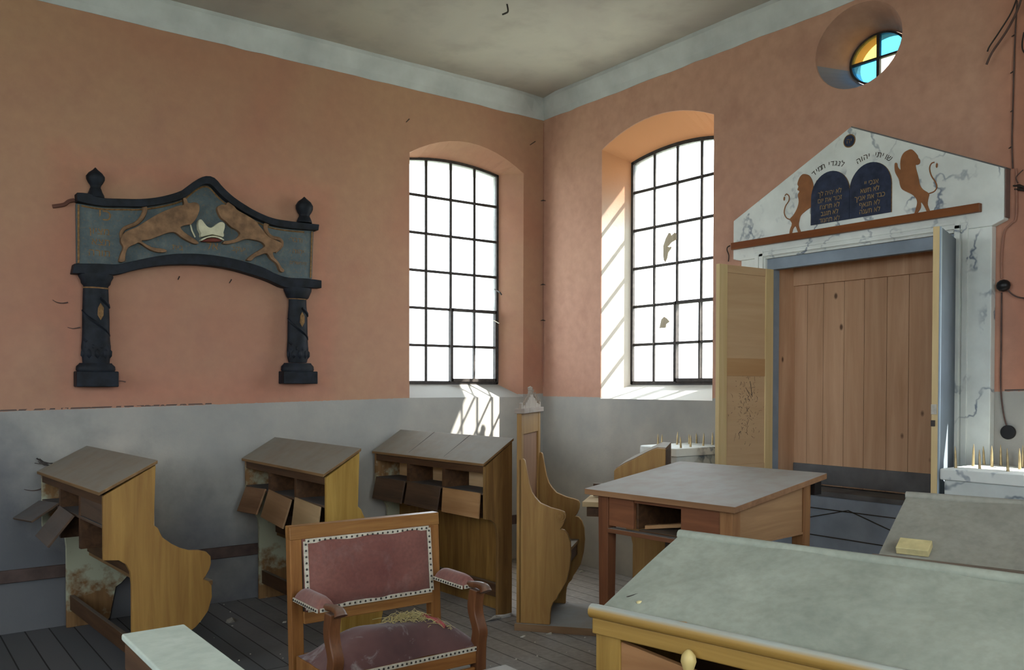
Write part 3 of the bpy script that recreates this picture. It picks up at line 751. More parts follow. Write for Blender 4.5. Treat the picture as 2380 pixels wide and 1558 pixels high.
# ------------------------------------------------------------------ candle shelves either side of the ark
def spike(mb, c, h, tilt):
    p0 = Vector(c); t = Vector((tilt[0], tilt[1], 1)).normalized()
    mb.tube([p0, p0+t*h*.25, p0+t*h*.7, p0+t*h], [.0075, .0065, .0052, .0012], 8)
def candle_shelf(x0, y0, x1, y1, zt, spikes, lab, nearcorner):
    r = empty('candle_shelf', ((x0+x1)/2, (y0+y1)/2, 0)); tag(r, lab, 'candle shelf', 'spiked candle shelves beside the ark')
    def outline(e):
        P = []
        X0, X1, Ya, Yb = x0-e, x1, y0+e, y1-e      # x0 front, x1 wall, y0 > y1
        P += [(X1, Ya), (X1, Yb)]
        for i in range(7):
            a = PI/2*i/6; rr = .09 if nearcorner in ('b', 'ab') else .02
            P.append((X0+rr-rr*math.sin(a), Yb+rr-rr*math.cos(a)))
        for i in range(7):
            a = PI/2*i/6; rr = .09 if nearcorner in ('a', 'ab') else .02
            P.append((X0+rr-rr*math.cos(a), Ya-rr+rr*math.sin(a)))
        return P
    b = MB().prism(outline(-.015), lambda x, y: Vector((x, y, 0.)), lambda x, y: Vector((x, y, zt-.055))).build('body', M_MARBG, None, .004); loc(b, r)
    t = MB().prism(outline(0), lambda x, y: Vector((x, y, zt-.055)), lambda x, y: Vector((x, y, zt))).build('top_slab', M_MARB, None, .006); loc(t, r)
    rs = random.Random(int(abs(y0)*100))
    for sx, sy in spikes:
        mb = MB(); spike(mb, (sx, sy, zt-.003), .095+(.012 if y0 < -3 else -.012)+rs.uniform(-.01, .01), (rs.uniform(-.05, .05), rs.uniform(-.05, .05)))
        o = mb.build('spike', M_SPIKE, None, 0, True); loc(o, r)
    return r
candle_shelf(-.545, -1.685, -.001, -2.08, 1.088, [(-.50, -1.86), (-.46, -2.03), (-.337, -2.005), (-.18, -1.98), (-.05, -1.95), (-.39, -1.79), (-.235, -1.79), (-.12, -1.80), (-.02, -1.78)],
             'marbled spiked candle shelf left of the ark, half hidden by the open door leaf', 'a')
candle_shelf(-.53, -3.79, -.068, -4.32, 1.092, [(-.373, -3.915), (-.22, -3.905), (-.10, -3.895), (-.43, -3.825), (-.25, -3.825), (-.12, -3.82), (-.25, -4.05), (-.10, -4.0), (-.40, -4.06), (-.10, -4.15)],
             'sunlit marbled candle shelf with brass spikes at the right edge of the photo', 'b')

# ------------------------------------------------------------------ carved arch on the left wall
orn = empty('carved_arch', (-2.93, 0, 1.45)); tag(orn, 'black and blue-grey carved wooden arch with two lions and a crown on the left wall', 'wall ornament')
SO = 2.783
def OA(lst, y=-.05, sc=SO, ox=100, oy=360):
    r = []
    for u, v in lst:
        p = onA(ox+u/sc, oy+v/sc, y); r.append((p.x, p.z))
    return r
def Ap(y): return (lambda x, z: Vector((x, y, z)))
def sm2(pts, n=4, closed=False): return [(p.x, p.y) for p in smoothline([Vector((*q, 0)) for q in pts], n, closed)]
up_ = [(400, 287), (520, 290), (640, 290), (760, 275), (880, 240), (940, 200), (1000, 158), (1055, 142), (1105, 158), (1150, 210), (1220, 275), (1300, 330), (1380, 375), (1480, 415), (1600, 435), (1775, 455)]
lo_ = [(215, 305), (300, 325), (400, 338), (520, 340), (640, 340), (780, 320), (900, 285), (960, 240), (1010, 205), (1050, 192), (1085, 205), (1140, 265), (1200, 315), (1290, 375), (1380, 420), (1480, 460), (1600, 480), (1770, 493)]
bu_ = [(195, 708), (350, 708), (470, 712), (560, 695), (700, 665), (850, 645), (1000, 645), (1150, 662), (1300, 695), (1420, 735), (1500, 775), (1580, 798), (1690, 803), (1790, 815)]
bl_ = [(183, 770), (350, 775), (470, 778), (600, 745), (750, 720), (900, 712), (1050, 718), (1200, 740), (1330, 775), (1450, 815), (1560, 862), (1690, 862), (1790, 865)]
def strip(top, bot, y0, y1, name, mat, bev=.004):
    """ladder between two curves"""
    n = max(len(top), len(bot)); mb = MB()
    def rs(c, k):
        L = [0]
        for a, b in zip(c, c[1:]): L.append(L[-1]+math.hypot(b[0]-a[0], b[1]-a[1]))
        out = []
        for i in range(k):
            s = L[-1]*i/(k-1); j = 0
            while j < len(c)-2 and L[j+1] < s: j += 1
            f = (s-L[j])/(L[j+1]-L[j]) if L[j+1] > L[j] else 0
            out.append((c[j][0]+(c[j+1][0]-c[j][0])*f, c[j][1]+(c[j+1][1]-c[j][1])*f))
        return out
    T, Bt = rs(top, 60), rs(bot, 60); bm = mb.bm
    R = [[bm.verts.new((*(p[0],), y, p[1])) for p, y in ((t, y0), (t, y1), (b, y1), (b, y0))] for t, b in zip(T, Bt)]
    for a, b in zip(R, R[1:]):
        for j in range(4): bm.faces.new((a[j], a[(j+1) % 4], b[(j+1) % 4], b[j]))
    bm.faces.new(R[0]); bm.faces.new(R[-1][::-1])
    o = mb.build(name, mat, None, bev); loc(o, orn); return o
UPC = sm2(OA([(212, 250), (290, 255), (330, 275)]), 2)+sm2(OA(up_), 4); LOC = sm2(OA(lo_), 4)
strip(UPC, LOC, -.085, 0, 'top_moulding', M_BLACK)
# thin second bead of the moulding
MID = [((a[0]+b[0])/2, (a[1]+b[1])/2) for a, b in zip(sm2(OA(up_), 4)[2:], sm2(OA(lo_[2:]), 4)[2:])]
BU, BL = sm2(OA(bu_), 4), sm2(OA(bl_), 4)
strip(BU, BL, -.085, 0, 'lower_moulding', M_BLACK)
pan = OA([(222, 700), (218, 312)])+[p for p in LOC[3:-2]]+OA([(1755, 490), (1745, 800)])+[p for p in BU[::-1] if True][3:-3]
loc(MB().prism(pan, Ap(-.035), Ap(0)).build('panel', M_RGND), orn)
# ochre border lines
gb = MB()
off = [(a, b-.012) for a, b in LOC[2:-2]]
gb.tube([Vector((a, -.037, b)) for a, b in off], .0055, 5)
for u0, v0, u1, v1 in ((232, 320, 232, 700), (1745, 495, 1735, 795)):
    a, b = OA([(u0, v0), (u1, v1)]); gb.tube([Vector((a[0], -.037, a[1])), Vector((b[0], -.037, b[1]))], .007, 5)
loc(gb.build('ochre_border', M_GOLDD), orn)
def lathe_col(cx_px, levels, name, mat, y0=-.045, sub=None, sy=.55, seg=28):
    """levels: (halfwidth px, v px) in the crop"""
    prof = []; zc = None
    c = OA([(cx_px, levels[0][1])])[0][0]
    for hw, v in levels:
        a = OA([(cx_px-hw, v), (cx_px+hw, v)]); prof.append((abs(a[1][0]-a[0][0])/2, (a[0][1]+a[1][1])/2))
    prof = sorted(prof, key=lambda q: q[1])
    mb = MB().lathe(prof, (c, y0, 0), seg, sx=1, sy=sy)
    return mb, c
def column(cx_, cap, shaft, ped, nm):
    r = None
    mb, c = lathe_col(cx_, shaft, 'shaft', M_BLACK)
    o = mb.build('column', M_BLACK, None, 0, True); loc(o, orn)
    # carved swirls on the shaft
    zs = [OA([(cx_, v)])[0][1] for _, v in shaft]; z1, z0 = max(zs), min(zs); rad = abs(OA([(cx_+shaft[2][0], shaft[2][1])])[0][0]-OA([(cx_, shaft[2][1])])[0][0])
    sw = MB()
    for ph in (-.6, 2.4):
        P = [Vector((c+rad*1.0*math.cos(ph+t*5.2), -.045-(.55*rad+.002)*math.sin(ph+t*5.2), z0+(z1-z0)*(.28+.58*t))) for t in [i/14 for i in range(15)]]
        run = []
        for q in P+[Vector((0, 1, 0))]:
            if q.y < -.045: run.append(q)
            else:
                if len(run) > 1: sw.tube(run, [.005+.006*math.sin(PI*(i+.5)/len(run)) for i in range(len(run))], 6)
                run = []
    for k in range(5):
        a = PI+PI*(k+.5)/5; b = Vector((c+rad*1.03*math.cos(a), -.045+.58*rad*math.sin(a), z0+(z1-z0)*.13)); sw.ico(b, .022, 1, (.8, .55, 1.5))
        b = Vector((c+rad*.97*math.cos(a+.3), -.045+.55*rad*math.sin(a+.3), z0+(z1-z0)*.22)); sw.ico(b, .016, 1, (.8, .55, 1.3))
    o2 = sw.build('carved_leaves', M_BLACK, None, 0, True); bpy.context.view_layer.update(); o2.data.transform(orn.matrix_world.inverted()); o2.parent = o
    lv = MB().ico(Vector((c+rad*.25, -.045-.55*rad, z0+(z1-z0)*.68)), .03, 1, (.7, .3, 1.8)).build('ochre_leaf', M_GOLDD); lv.data.transform(orn.matrix_world.inverted()); lv.parent = o
    mb, c = lathe_col(cx_, cap, 'cap', M_BLACK); o = mb.build('capital', M_BLACK, None, 0, True); loc(o, orn)
    a = OA([(cx_-ped[0], ped[1]), (cx_+ped[0], ped[2])]); 
    o = MB().box((a[0][0], -.105, a[0][1]), (a[1][0], 0, a[1][1])).build('plinth', M_BLACK, None, .006); loc(o, orn)
    mb, c = lathe_col(cx_, [(ped[0]*.78, ped[1]-52), (ped[0]*.8, ped[1]-46), (ped[0]*.93, ped[1]-30), (ped[0]*.95, ped[1]-8), (ped[0]*.9, ped[1]+4)], 'x', M_BLACK); o = mb.build('base_ring', M_BLACK, None, 0, True); loc(o, orn)
    for v in (cap[-1][1]-2,):
        mb, c = lathe_col(cx_, [(shaft[0][0]*.94, v-4), (shaft[0][0]*1.04, v), (shaft[0][0]*1.04, v+6), (shaft[0][0]*.94, v+10)], 'x', M_GOLDD); o = mb.build('gilt_ring', M_GOLDD, None, 0, True); loc(o, orn)
column(342, [(112, 772), (115, 790), (100, 815), (96, 835), (82, 850), (80, 862)], [(82, 858), (84, 900), (86, 960), (89, 1050), (89, 1130), (92, 1200), (97, 1245), (93, 1300), (88, 1350)], (136, 1400, 1502), 'l')
column(1648, [(90, 862), (88, 882), (78, 905), (70, 925), (62, 932)], [(56, 935), (57, 980), (62, 1040), (63, 1120), (64, 1190), (69, 1275), (66, 1310), (58, 1345)], (110, 1400, 1482), 'r')
def finial(cx_, lv):
    mb, c = lathe_col(cx_, lv, 'f', M_BLACK, -.045, sy=.9); o = mb.build('finial', M_BLACK, None, 0, True); loc(o, orn)
finial(340, [(3, 82), (18, 98), (45, 118), (61, 140), (60, 160), (48, 182), (36, 198), (33, 212), (38, 222), (44, 240), (56, 262), (58, 276)])
finial(1692, [(3, 272), (14, 284), (40, 306), (53, 330), (52, 352), (42, 374), (33, 388), (32, 398), (38, 410), (46, 432), (47, 440)])
def relief(pts, ox, oy, sc, name, mat, y0, y1, n=3, puff=.012):
    P = sm2(OA(pts, -.05, sc, ox, oy), n, True)
    mb = MB(); bm = mb.bm; cx = sum(p[0] for p in P)/len(P); cz = sum(p[1] for p in P)/len(P)
    o = mb.prism(P, Ap(y1), Ap(y0)).build(name, mat, None, .008, False, None, 3); o.modifiers['edge'].limit_method = 'ANGLE'; loc(o, orn); return o
LLn = [(500, 540), (530, 500), (600, 470), (680, 420), (760, 375), (860, 335), (905, 325), (900, 285), (920, 285), (935, 315), (975, 310), (1003, 325), (1005, 365), (985, 415), (955, 450), (930, 455), (885, 470), (905, 500), (940, 525), (990, 560), (1000, 578), (965, 575), (900, 542), (850, 505), (800, 508), (740, 530), (680, 552), (632, 560), (700, 600), (780, 612), (792, 630), (740, 633), (680, 612), (620, 572), (590, 582), (550, 600), (530, 640), (523, 690), (488, 692), (500, 640), (515, 600), (500, 570)]
relief(LLn, 100, 360, SO, 'lion_relief', M_RLION, -.035, -.072)
S3 = 5.566
LRn = [(350, 470), (375, 440), (420, 425), (460, 430), (480, 400), (540, 405), (600, 490), (720, 560), (850, 640), (890, 700), (930, 745), (1000, 830), (1100, 885), (1180, 925), (1170, 980), (1100, 1040), (1068, 1050), (1085, 1110), (1140, 1170), (1180, 1240), (1215, 1270), (1200, 1300), (1160, 1280), (1120, 1190), (1040, 1125), (990, 1058), (900, 1080), (830, 1110), (790, 1150), (730, 1140), (800, 1075), (900, 1010), (965, 965), (930, 915), (850, 888), (760, 872), (680, 882), (600, 912), (500, 935), (430, 932), (440, 900), (520, 890), (600, 860), (645, 805), (610, 760), (530, 715), (460, 645), (400, 600), (362, 530)]
relief(LRn, 440, 400, S3, 'lion_relief', M_RLION, -.035, -.072)
for tl, ox, oy, sc in (([(512, 560), (505, 510), (530, 475), (600, 445), (640, 405), (658, 360), (650, 325), (632, 322)], 100, 360, SO), ([(1105, 1035), (1180, 975), (1200, 910), (1160, 865), (1070, 845), (1005, 785), (985, 700), (1020, 650), (985, 640)], 440, 400, S3)):
    P = smoothline([onA(ox+a/sc, oy+b/sc, -.05) for a, b in tl], 5); k = len(P)
    o = MB().tube(P, [.011+.010*(i/k)**2 for i in range(k)], 8).build('lion_tail', M_RLION, None, 0, True); loc(o, orn)
crn = [(100, 645), (130, 618), (160, 640), (210, 705), (262, 728), (315, 700), (380, 655), (435, 665), (445, 720), (425, 790), (425, 850), (280, 815), (140, 850), (135, 800), (105, 740)]
relief(crn, 440, 400, S3, 'crown', M_CROWN, -.035, -.080, 2)
relief([(135, 880), (200, 848), (280, 832), (360, 846), (424, 876), (424, 895), (350, 862), (280, 852), (210, 864), (140, 900)], 440, 400, S3, 'crown_band', M_CROWN, -.035, -.085, 2)
relief([(145, 903), (210, 870), (280, 860), (350, 868), (415, 896), (340, 908), (220, 908)], 440, 400, S3, 'crown_lining', M_RED, -.035, -.078, 2)
P = [onA(440+a/S3, 400+b/S3, -.05) for a, b in ((15, 680), (35, 760), (75, 845))]
loc(MB().tube(P, .005, 6).build('crown_ribbon', M_CROWN), orn)
# worn gilt lettering at both ends and under the crown
def oline(s, u, v, size, name='gilt_lettering', mat=None):
    c = onA(100+u/SO, 360+v/SO, -.036)
    bm = text_mesh('t', heb(s), None, None, lambda a, b, z: Vector((c.x+a, -.0365-z, c.z+b)), size, .0006)
    mb = MB(); mb.bm.free(); mb.bm = bm; loc(mb.build(name, mat or M_GOLDD), orn)
oline('כי', 400, 425, .105); oline('מציון', 365, 515, .062); oline('תצא', 375, 585, .062); oline('תורה', 365, 655, .062)
oline('ודבר', 1640, 565, .05); oline('יהוה', 1650, 640, .05); oline('מירושלים', 1650, 710, .034)
oline('בית', 870, 615, .05); oline('אל', 1095, 612, .075); oline('יעקב', 1265, 625, .05)

# ------------------------------------------------------------------ rail along the left wall
tag(MB().box((-8.2, -.024, .308), (-.25, -.001, .385)).build('wooden_rail', M_PIPE, None, .004), 'brown wooden rail running low along the left wall behind the pews', 'rail')

# ------------------------------------------------------------------ pews with sloping book desks
def splash_mat():
    t = NT('oak_with_whitewash_splash'); v = t.coords(); n = t.noise(v, 3.4, 5, .6)
    g = t.noise(t.coords((1, 1, .07)), 24, 5, .6)
    c = t.ramp(g, [(.3, (.15, .075, .03)), (.7, (.27, .15, .06))])
    c = t.mix(t.n('ShaderNodeMapRange', {0: n, 1: .46, 2: .54}).outputs[0], c, (.40, .40, .28)); return t.out(c, .8)
M_SPL = splash_mat()
def pew(xh, y1, zh, zl, d, arms, flaps, lab, nearmat, ybar=-1.38, turn=0.):
    y1 += .033; r = empty('pew_desk', (xh, y1/2, 0)); tag(r, lab, 'pew', 'oak pews along the left wall')
    X = lambda v: v-xh
    # near panel outline, taken in its own plane and reused for the far one
    def prof(arms):
        P = [(-d, zl-.012), (0, zh-.008)]
        if arms:
            pix = [(1003, 620), (1030, 640), (1045, 672), (1060, 700), (1120, 742), (1180, 770), (1240, 786), (1300, 785), (1350, 795), (1378, 825), (1382, 870), (1370, 910), (1345, 955), (1330, 975), (1362, 985), (1385, 1015), (1388, 1090), (1362, 1180), (1320, 1240), (1280, 1285), (1240, 1315)]
            for u, v in pix:
                p = onA(u/2.793, 1000+v/2.793, ybar); P.append((p.x-(-3.62), p.z))
            P += [(.13, .02), (.10, 0)]
        else: P += [(0, 0)]
        P += [(-.118, 0), (-.118, .50), (-.125, .565), (-.145, .605), (-.18, .63), (-d, .638)]
        return P
    PF = prof(arms)
    def panel(y, nm, mat, P):
        o = MB().prism(P, lambda a, b: Vector((xh+a, y, b)), lambda a, b: Vector((xh+a, y+.026, b))).build(nm, mat, None, .003); loc(o, r); return o
    panel(y1, 'side_panel', nearmat, PF); panel(-.028, 'side_panel', M_SPL, PF)
    def bx(a, b, nm, mat, bev=.002, parent=None):
        o = MB().box(a, b).build(nm, mat, None, bev); loc(o, r); return o
    # lid
    o = MB().hexa([(xh-d-.022, .0-.002, zl-.010), (xh+.008, -.002, zh), (xh+.008, y1-.006, zh), (xh-d-.022, y1-.006, zl-.010)],
                  [(xh-d-.022, -.002, zl+.008), (xh+.008, -.002, zh+.018), (xh+.008, y1-.006, zh+.018), (xh-d-.022, y1-.006, zl+.008)]).build('lid', W_TOP, None, .003); loc(o, r)
    if lab.startswith('dusty brown'):
        for f in (.34, .66):
            s_ = MB(); y = y1*f; s_.hexa([(xh-d-.02, y, zl+.0075), (xh+.006, y, zh+.0175), (xh+.006, y-.004, zh+.0175), (xh-d-.02, y-.004, zl+.0075)],
                              [(xh-d-.02, y, zl+.0090), (xh+.006, y, zh+.0190), (xh+.006, y-.004, zh+.0190), (xh-d-.02, y-.004, zl+.0090)])
            loc(s_.build('lid_seam', M_INK), r)
    bx((xh-d, y1+.026, zl-.058), (xh-d+.02, -.028, zl-.014), 'front_rail', W_RAIL)
    bx((xh-.018, y1+.026, .60), (xh, -.028, zh-.012), 'back_board', W_RAWZ)
    bx((xh-d, y1+.026, .792), (xh-.018, -.028, .806), 'shelf', W_FLAPD)
    bx((xh-.05, y1+.026, .60), (xh-.03, -.028, .79), 'under_board', W_RAIL)
    n = 3; L = -.028-(y1+.026)
    for k in range(1, n):
        y = -.028-L*k/n; bx((xh-d+.002, y-.018, .63), (xh-.018, y+.018, zl-.03), 'divider', W_RAIL)
    bx((xh-.10, y1+.026, .11), (xh-.075, -.028, .20), 'foot_rail', W_RAIL)
    if arms:
        bx((xh+.01, y1+.026, .435), (xh+.30, -.028, .46), 'seat', W_TOP); bx((xh, y1+.026, .46), (xh+.018, -.028, .60), 'seat_back_board', W_RAIL)
    else:
        bx((xh-.018, y1+.026, .0), (xh, -.028, .60), 'lower_back_board', W_PANEL)
    # hinged flaps hanging out of the pigeon-holes
    for k, (tilt, wd, ln, skew, mt, clo) in enumerate(flaps):
        yc = -.028-L*(k+.5)/n; w_ = L/n*wd
        if clo:
            fo = MB().box((0, -w_/2, 0), (.012, w_/2, .145)).build('flap', mt, None, .0015); fo.parent = r; fo.location = (-d+.004, yc-y1/2, .81); continue
        fo = MB().box((-.012, -w_/2, -ln), (0, w_/2, 0)).build('flap', mt, None, .0015); fo.parent = r
        fo.location = (-d-.004, yc-y1/2, .805); fo.rotation_euler = (math.radians(skew), math.radians(tilt), 0)
    if turn:
        a = math.radians(turn); r.rotation_euler = (0, 0, a); k = -y1/2
        r.location = Vector((xh-k*math.sin(a), y1+k*math.cos(a), 0))
    r.location.y -= .034
    return r
pew(-1.390, -1.405, 1.137, .990, .225, False, [(12, .90, .165, 0, W_FLAPD, 0), (10, .92, .165, 1, W_FLAPD, 0), (4, .93, .165, 0, W_RAWX, 0)],
    'dusty brown oak pew desk nearest the corner, with three flaps hanging from its pigeon-holes', wood('brown_oak_upright', (.13, .065, .022), (.30, .17, .055), 'z', 24, .5), turn=3.)
pew(-2.475, -1.36, 1.113, .983, .21, True, [(22, .80, .175, -3, W_FLAP, 0), (16, .90, .185, 4, wood('pale_flap_board', (.26, .15, .075), (.38, .23, .12), 'y', 20, .75), 0), (6, .86, .19, 3, wood('light_flap_board', (.36, .24, .12), (.50, .34, .18), 'y', 20, .75), 0)],
    'middle oak pew desk with yellow side panel and three loose pale flaps', wood('yellow_oak_side', (.30, .165, .030), (.50, .31, .075), 'z', 22, .5))
pew(-3.62, -1.37, 1.10, .967, .25, True, [(58, .80, .17, -6, W_FLAPD, 0), (38, .78, .20, 3, W_FLAPD, 0), (0, .97, .15, 0, W_FLAPD, 1)],
    'leftmost oak pew desk with large scrolled side panel and flaps sticking out to the left', wood('brown_oak_side', (.25, .125, .032), (.42, .24, .062), 'z', 22, .5), turn=3.2)
# a tuft of brush twigs at the far end of the leftmost lid
tw = MB(); rs = random.Random(4)
for i in range(9):
    p = onA(118+rs.uniform(-6, 6), 1082+rs.uniform(-6, 6), -.06); q = onA(rs.uniform(76, 96), rs.uniform(1064, 1078), -.05); tw.tube([p, (p+q)/2+Vector((0, 0, -.006)), q], .0025, 5)
tag(tw.build('twig_tuft', M_IRON), 'tuft of dark twigs stuck at the far left corner of the leftmost pew lid', 'twigs')

# ------------------------------------------------------------------ prayer stall with its reading desk on a low platform
SA = math.radians(-50.5); SU = Vector((math.cos(SA), math.sin(SA), 0)); SW = Vector((-SU.y, SU.x, 0)); SO3 = Vector((-1.608, -1.742, 0)); SWD = .56
stall = empty('prayer_stall', SO3+SU*.5+SW*.3, SA)
tag(stall, 'tall-backed oak prayer stall with carved crest and attached reading desk near the corner', 'prayer stall')
def SP(w_): return (lambda t, z: SO3+SU*t+SW*w_+Vector((0, 0, z)))
def sbox(t0, t1, w0, w1_, z0, z1, nm, mat, bev=.002):
    A = [SP(w0)(t, z) for t, z in ((t0, z0), (t1, z0), (t1, z1), (t0, z1))]; B = [SP(w1_)(t, z) for t, z in ((t0, z0), (t1, z0), (t1, z1), (t0, z1))]
    o = MB().hexa(A, B).build(nm, mat, None, bev); return loc(o, stall)
def spanel(P, w_, th, nm, mat):
    o = MB().prism(P, SP(w_), SP(w_+th)).build(nm, mat, None, .004); return loc(o, stall)
S2 = 2.512
npx = [(125, 470), (142, 470), (150, 480), (158, 530), (175, 620), (190, 665), (210, 695), (240, 728), (300, 755), (355, 770), (380, 780), (388, 800), (385, 830), (372, 862), (358, 880), (380, 885), (400, 910), (415, 955), (420, 1030), (412, 1110), (392, 1190), (362, 1240), (345, 1265), (335, 1290), (315, 1310), (303, 1340), (298, 1380), (296, 1432)]
NP = [onV(1160+u/S2, 880+v/S2, SO3, SU) for u, v in npx]; NP[-1] = (NP[-1][0], .045)
NP = [(.012, .045), (.012, NP[0][1])]+NP
W_ST = wood('stall_oak_side', (.25, .125, .035), (.42, .245, .075), 'z', 24, .5)
spanel(NP, .0, .028, 'side_panel', W_ST); spanel(NP, SWD-.028, .028, 'side_panel', W_ST)
# rosette on the near arm
c = onV(1160+357/S2, 880+805/S2, SO3, SU)
for rr, d in ((.036, .004), (.026, .009), (.012, .013)):
    P = [(c[0]+rr*math.cos(a*PI/10), c[1]+rr*math.sin(a*PI/10)) for a in range(20)]
    loc(MB().prism(P, SP(-d), SP(.0)).build('rosette', W_ST if rr != .026 else W_PANEL, None, .002), stall)
zt = onV(1207, 962, SO3, SU)[1]
sbox(.0, .03, .0, .06, .045, zt, 'back_post', W_ST); sbox(.0, .03, SWD-.06, SWD, .045, zt, 'back_post', W_ST)
sbox(.002, .028, .06, SWD-.06, zt-.13, zt, 'back_rail', W_ST); sbox(.002, .028, .06, SWD-.06, .62, .70, 'back_rail', W_ST)
sbox(.006, .018, .06, SWD-.06, .06, zt-.12, 'back_panel', wood('stall_back_panel', (.20, .10, .05), (.33, .18, .10), 'z', 20, .6))
sbox(-.012, .05, -.014, SWD+.014, zt, zt+.03, 'back_cornice', wood('grey_crest_wood', (.26, .20, .16), (.40, .33, .27), 'x', 20, .7))
# fretted crest
cr = MB(); M_CR = wood('crest_wood', (.28, .22, .17), (.44, .37, .30), 'z', 30, .7)
zc0 = zt+.03
for side in (-1, 1):
    for k, (w0, w1_, h) in enumerate(((0, .035, .115), (.035, .075, .09), (.075, .12, .065), (.12, .17, .045), (.17, .24, .028), (.24, .29, .036))):
        cr.hexa([SP(SWD/2+side*w0)(.012, zc0), SP(SWD/2+side*w1_)(.012, zc0), SP(SWD/2+side*(w1_-.008))(.012, zc0+h*.92), SP(SWD/2+side*w0)(.012, zc0+h)],
                [SP(SWD/2+side*w0)(.030, zc0), SP(SWD/2+side*w1_)(.030, zc0), SP(SWD/2+side*(w1_-.008))(.030, zc0+h*.92), SP(SWD/2+side*w0)(.030, zc0+h)])
    for k in range(5):
        p = SP(SWD/2+side*(.02+.05*k))(.03, zc0+.085-.016*k); cr.tube([p, p+Vector((0, 0, .015)), p+Vector((0, 0, .03))+SU*.01], [.012, .009, .003], 6)
cr.ico(SP(SWD/2)(.022, zc0+.12), .020, 1, (1, 1, 1))
loc(cr.build('crest', M_CR), stall)
te_ = onV(1547, 1043.5, SO3, SU)[0]
sz = onV(1160+395/S2, 880+1015/S2, SO3, SU)[1]
sbox(.03, .30, .03, SWD-.03, .46, .482, 'seat', W_TOP); sbox(.27, .29, .03, SWD-.03, .38, .46, 'seat_rail', W_RAIL)
sbox(-.01, te_+.02, -.015, SWD+.01, .0, .045, 'platform', wood('dusty_platform', (.16, .09, .045), (.27, .16, .08), 'x', 20, .7, .95, (.26, .25, .235)))
# desk
dp = [onV(u, v, SO3, SU) for u, v in ((1427, 1095), (1431, 1090), (1452, 1078), (1474, 1067.5), (1500, 1054), (1516, 1046.5), (1527, 1042.5), (1547, 1043.5))]
te = dp[-1][0]; t0 = dp[0][0]
DP = dp+[(te, .045), (te-.19, .045), (te-.19, .56), (te-.205, .63), (te-.24, .66), (t0, .66)]
spanel(DP, .0, .026, 'desk_side_panel', W_ST); spanel(DP, SWD-.026, .026, 'desk_side_panel', W_ST)
top = dp[1:]
for (a, b) in zip(top, top[1:]):
    pass
o = MB(); bmx = o.bm; rows = []
for t, z in top: rows.append([bmx.verts.new(SP(w_)(t, z+dz)) for w_, dz in ((.026, -.012), (SWD-.026, -.012), (SWD-.026, .004), (.026, .004))])
for a, b in zip(rows, rows[1:]):
    for j in range(4): bmx.faces.new((a[j], a[(j+1) % 4], b[(j+1) % 4], b[j]))
bmx.faces.new(rows[0]); bmx.faces.new(rows[-1][::-1])
loc(o.build('desk_lid', W_TOP), stall)
sbox(te-.02, te, .026, SWD-.026, .30, dp[-1][1]-.012, 'desk_back_board', W_RAIL)
sbox(t0+.01, te-.02, .026, SWD-.026, .80, .815, 'desk_shelf', W_RAWX)
sbox(t0+.005, t0+.02, .026, SWD-.026, .66, .72, 'desk_lower_rail', W_RAIL)
# pale book shelf board sticking out towards the seat
a = [onV(u, v, SO3, SU) for u, v in ((1350, 1190), (1388, 1172))]
sbox(a[0][0], t0+.02, .05, .42, .765, .795, 'folding_flap', wood('pale_flap_plank', (.42, .29, .14), (.56, .42, .24), 'x', 18, .6))
sbox(a[0][0]+.02, t0+.05, .10, .13, .70, .765, 'flap_bracket', W_RAIL)
sbox(a[0][0]+.03, t0+.02, .30, .33, .80, .88, 'book_ledge', W_RAIL)

# ------------------------------------------------------------------ reading table
TT = .085; TO = Vector((-1.778, -2.555, 0)); TE1 = Vector((math.sin(TT), -math.cos(TT), 0)); TE2 = Vector((math.cos(TT), math.sin(TT), 0))
TWd, TDp, TZ1, TZ2 = .923, .809, .96, 1.059
table = empty('reading_table', TO+TE1*TWd/2+TE2*TDp/2, TT); tag(table, 'reddish wooden reading table with sloping dusty top and an empty drawer opening', 'table')
def TP(a, b, z): return TO+TE1*a+TE2*b+Vector((0, 0, z))
def tz(b): return TZ1+(TZ2-TZ1)*b/TDp
def tbox(a0, a1, b0, b1, z0, z1, nm, mat, bev=.002, slope=False, par=None):
    zf = (lambda b, z: z+(tz(b)-TZ1) if slope else z)
    A = [TP(a, b0, z) for a, z in ((a0, z0), (a1, z0), (a1, zf(b0, z1) if slope else z1), (a0, zf(b0, z1) if slope else z1))]
    B = [TP(a, b1, z) for a, z in ((a0, z0), (a1, z0), (a1, zf(b1, z1) if slope else z1), (a0, zf(b1, z1) if slope else z1))]
    o = MB().hexa(A, B).build(nm, mat, None, bev); return loc(o, table)
o = MB().hexa([TP(0, 0, TZ1-.030), TP(TWd, 0, TZ1-.030), TP(TWd, TDp, TZ2-.030), TP(0, TDp, TZ2-.030)], [TP(0, 0, TZ1), TP(TWd, 0, TZ1), TP(TWd, TDp, TZ2), TP(0, TDp, TZ2)]).build('tabletop', W_TABTOP, None, .003); loc(o, table)
a0, a1, b0, b1 = .055, TWd-.045, .045, TDp-.075
for aa, bb_ in ((a0, b0), (a1-.07, b0), (a0, b1-.07), (a1-.07, b1-.07)):
    zt_ = tz(bb_)-.031
    lo = [TP(aa+x, bb_+y, 0) for x, y in ((.008, .008), (.062, .008), (.062, .062), (.008, .062))]
    hi = [TP(aa+x, bb_+y, zt_+(.008 if y > .03 else 0)) for x, y in ((0, 0), (.07, 0), (.07, .07), (0, .07))]
    loc(MB().hexa(lo, hi).build('leg', W_TABLE if aa > .3 else wood('table_red_leg', (.13, .045, .02), (.22, .085, .035), 'z', 24, .5), None, .004), table)
zb_ = .775
tbox(a0+.07, a0+.235, b0+.008, b0+.03, zb_, TZ1-.029, 'drawer_front', W_TABLER); tbox(a0+.53, a1-.072, b0+.008, b0+.03, zb_-.02, TZ1-.029, 'drawer_front', W_TABLER)
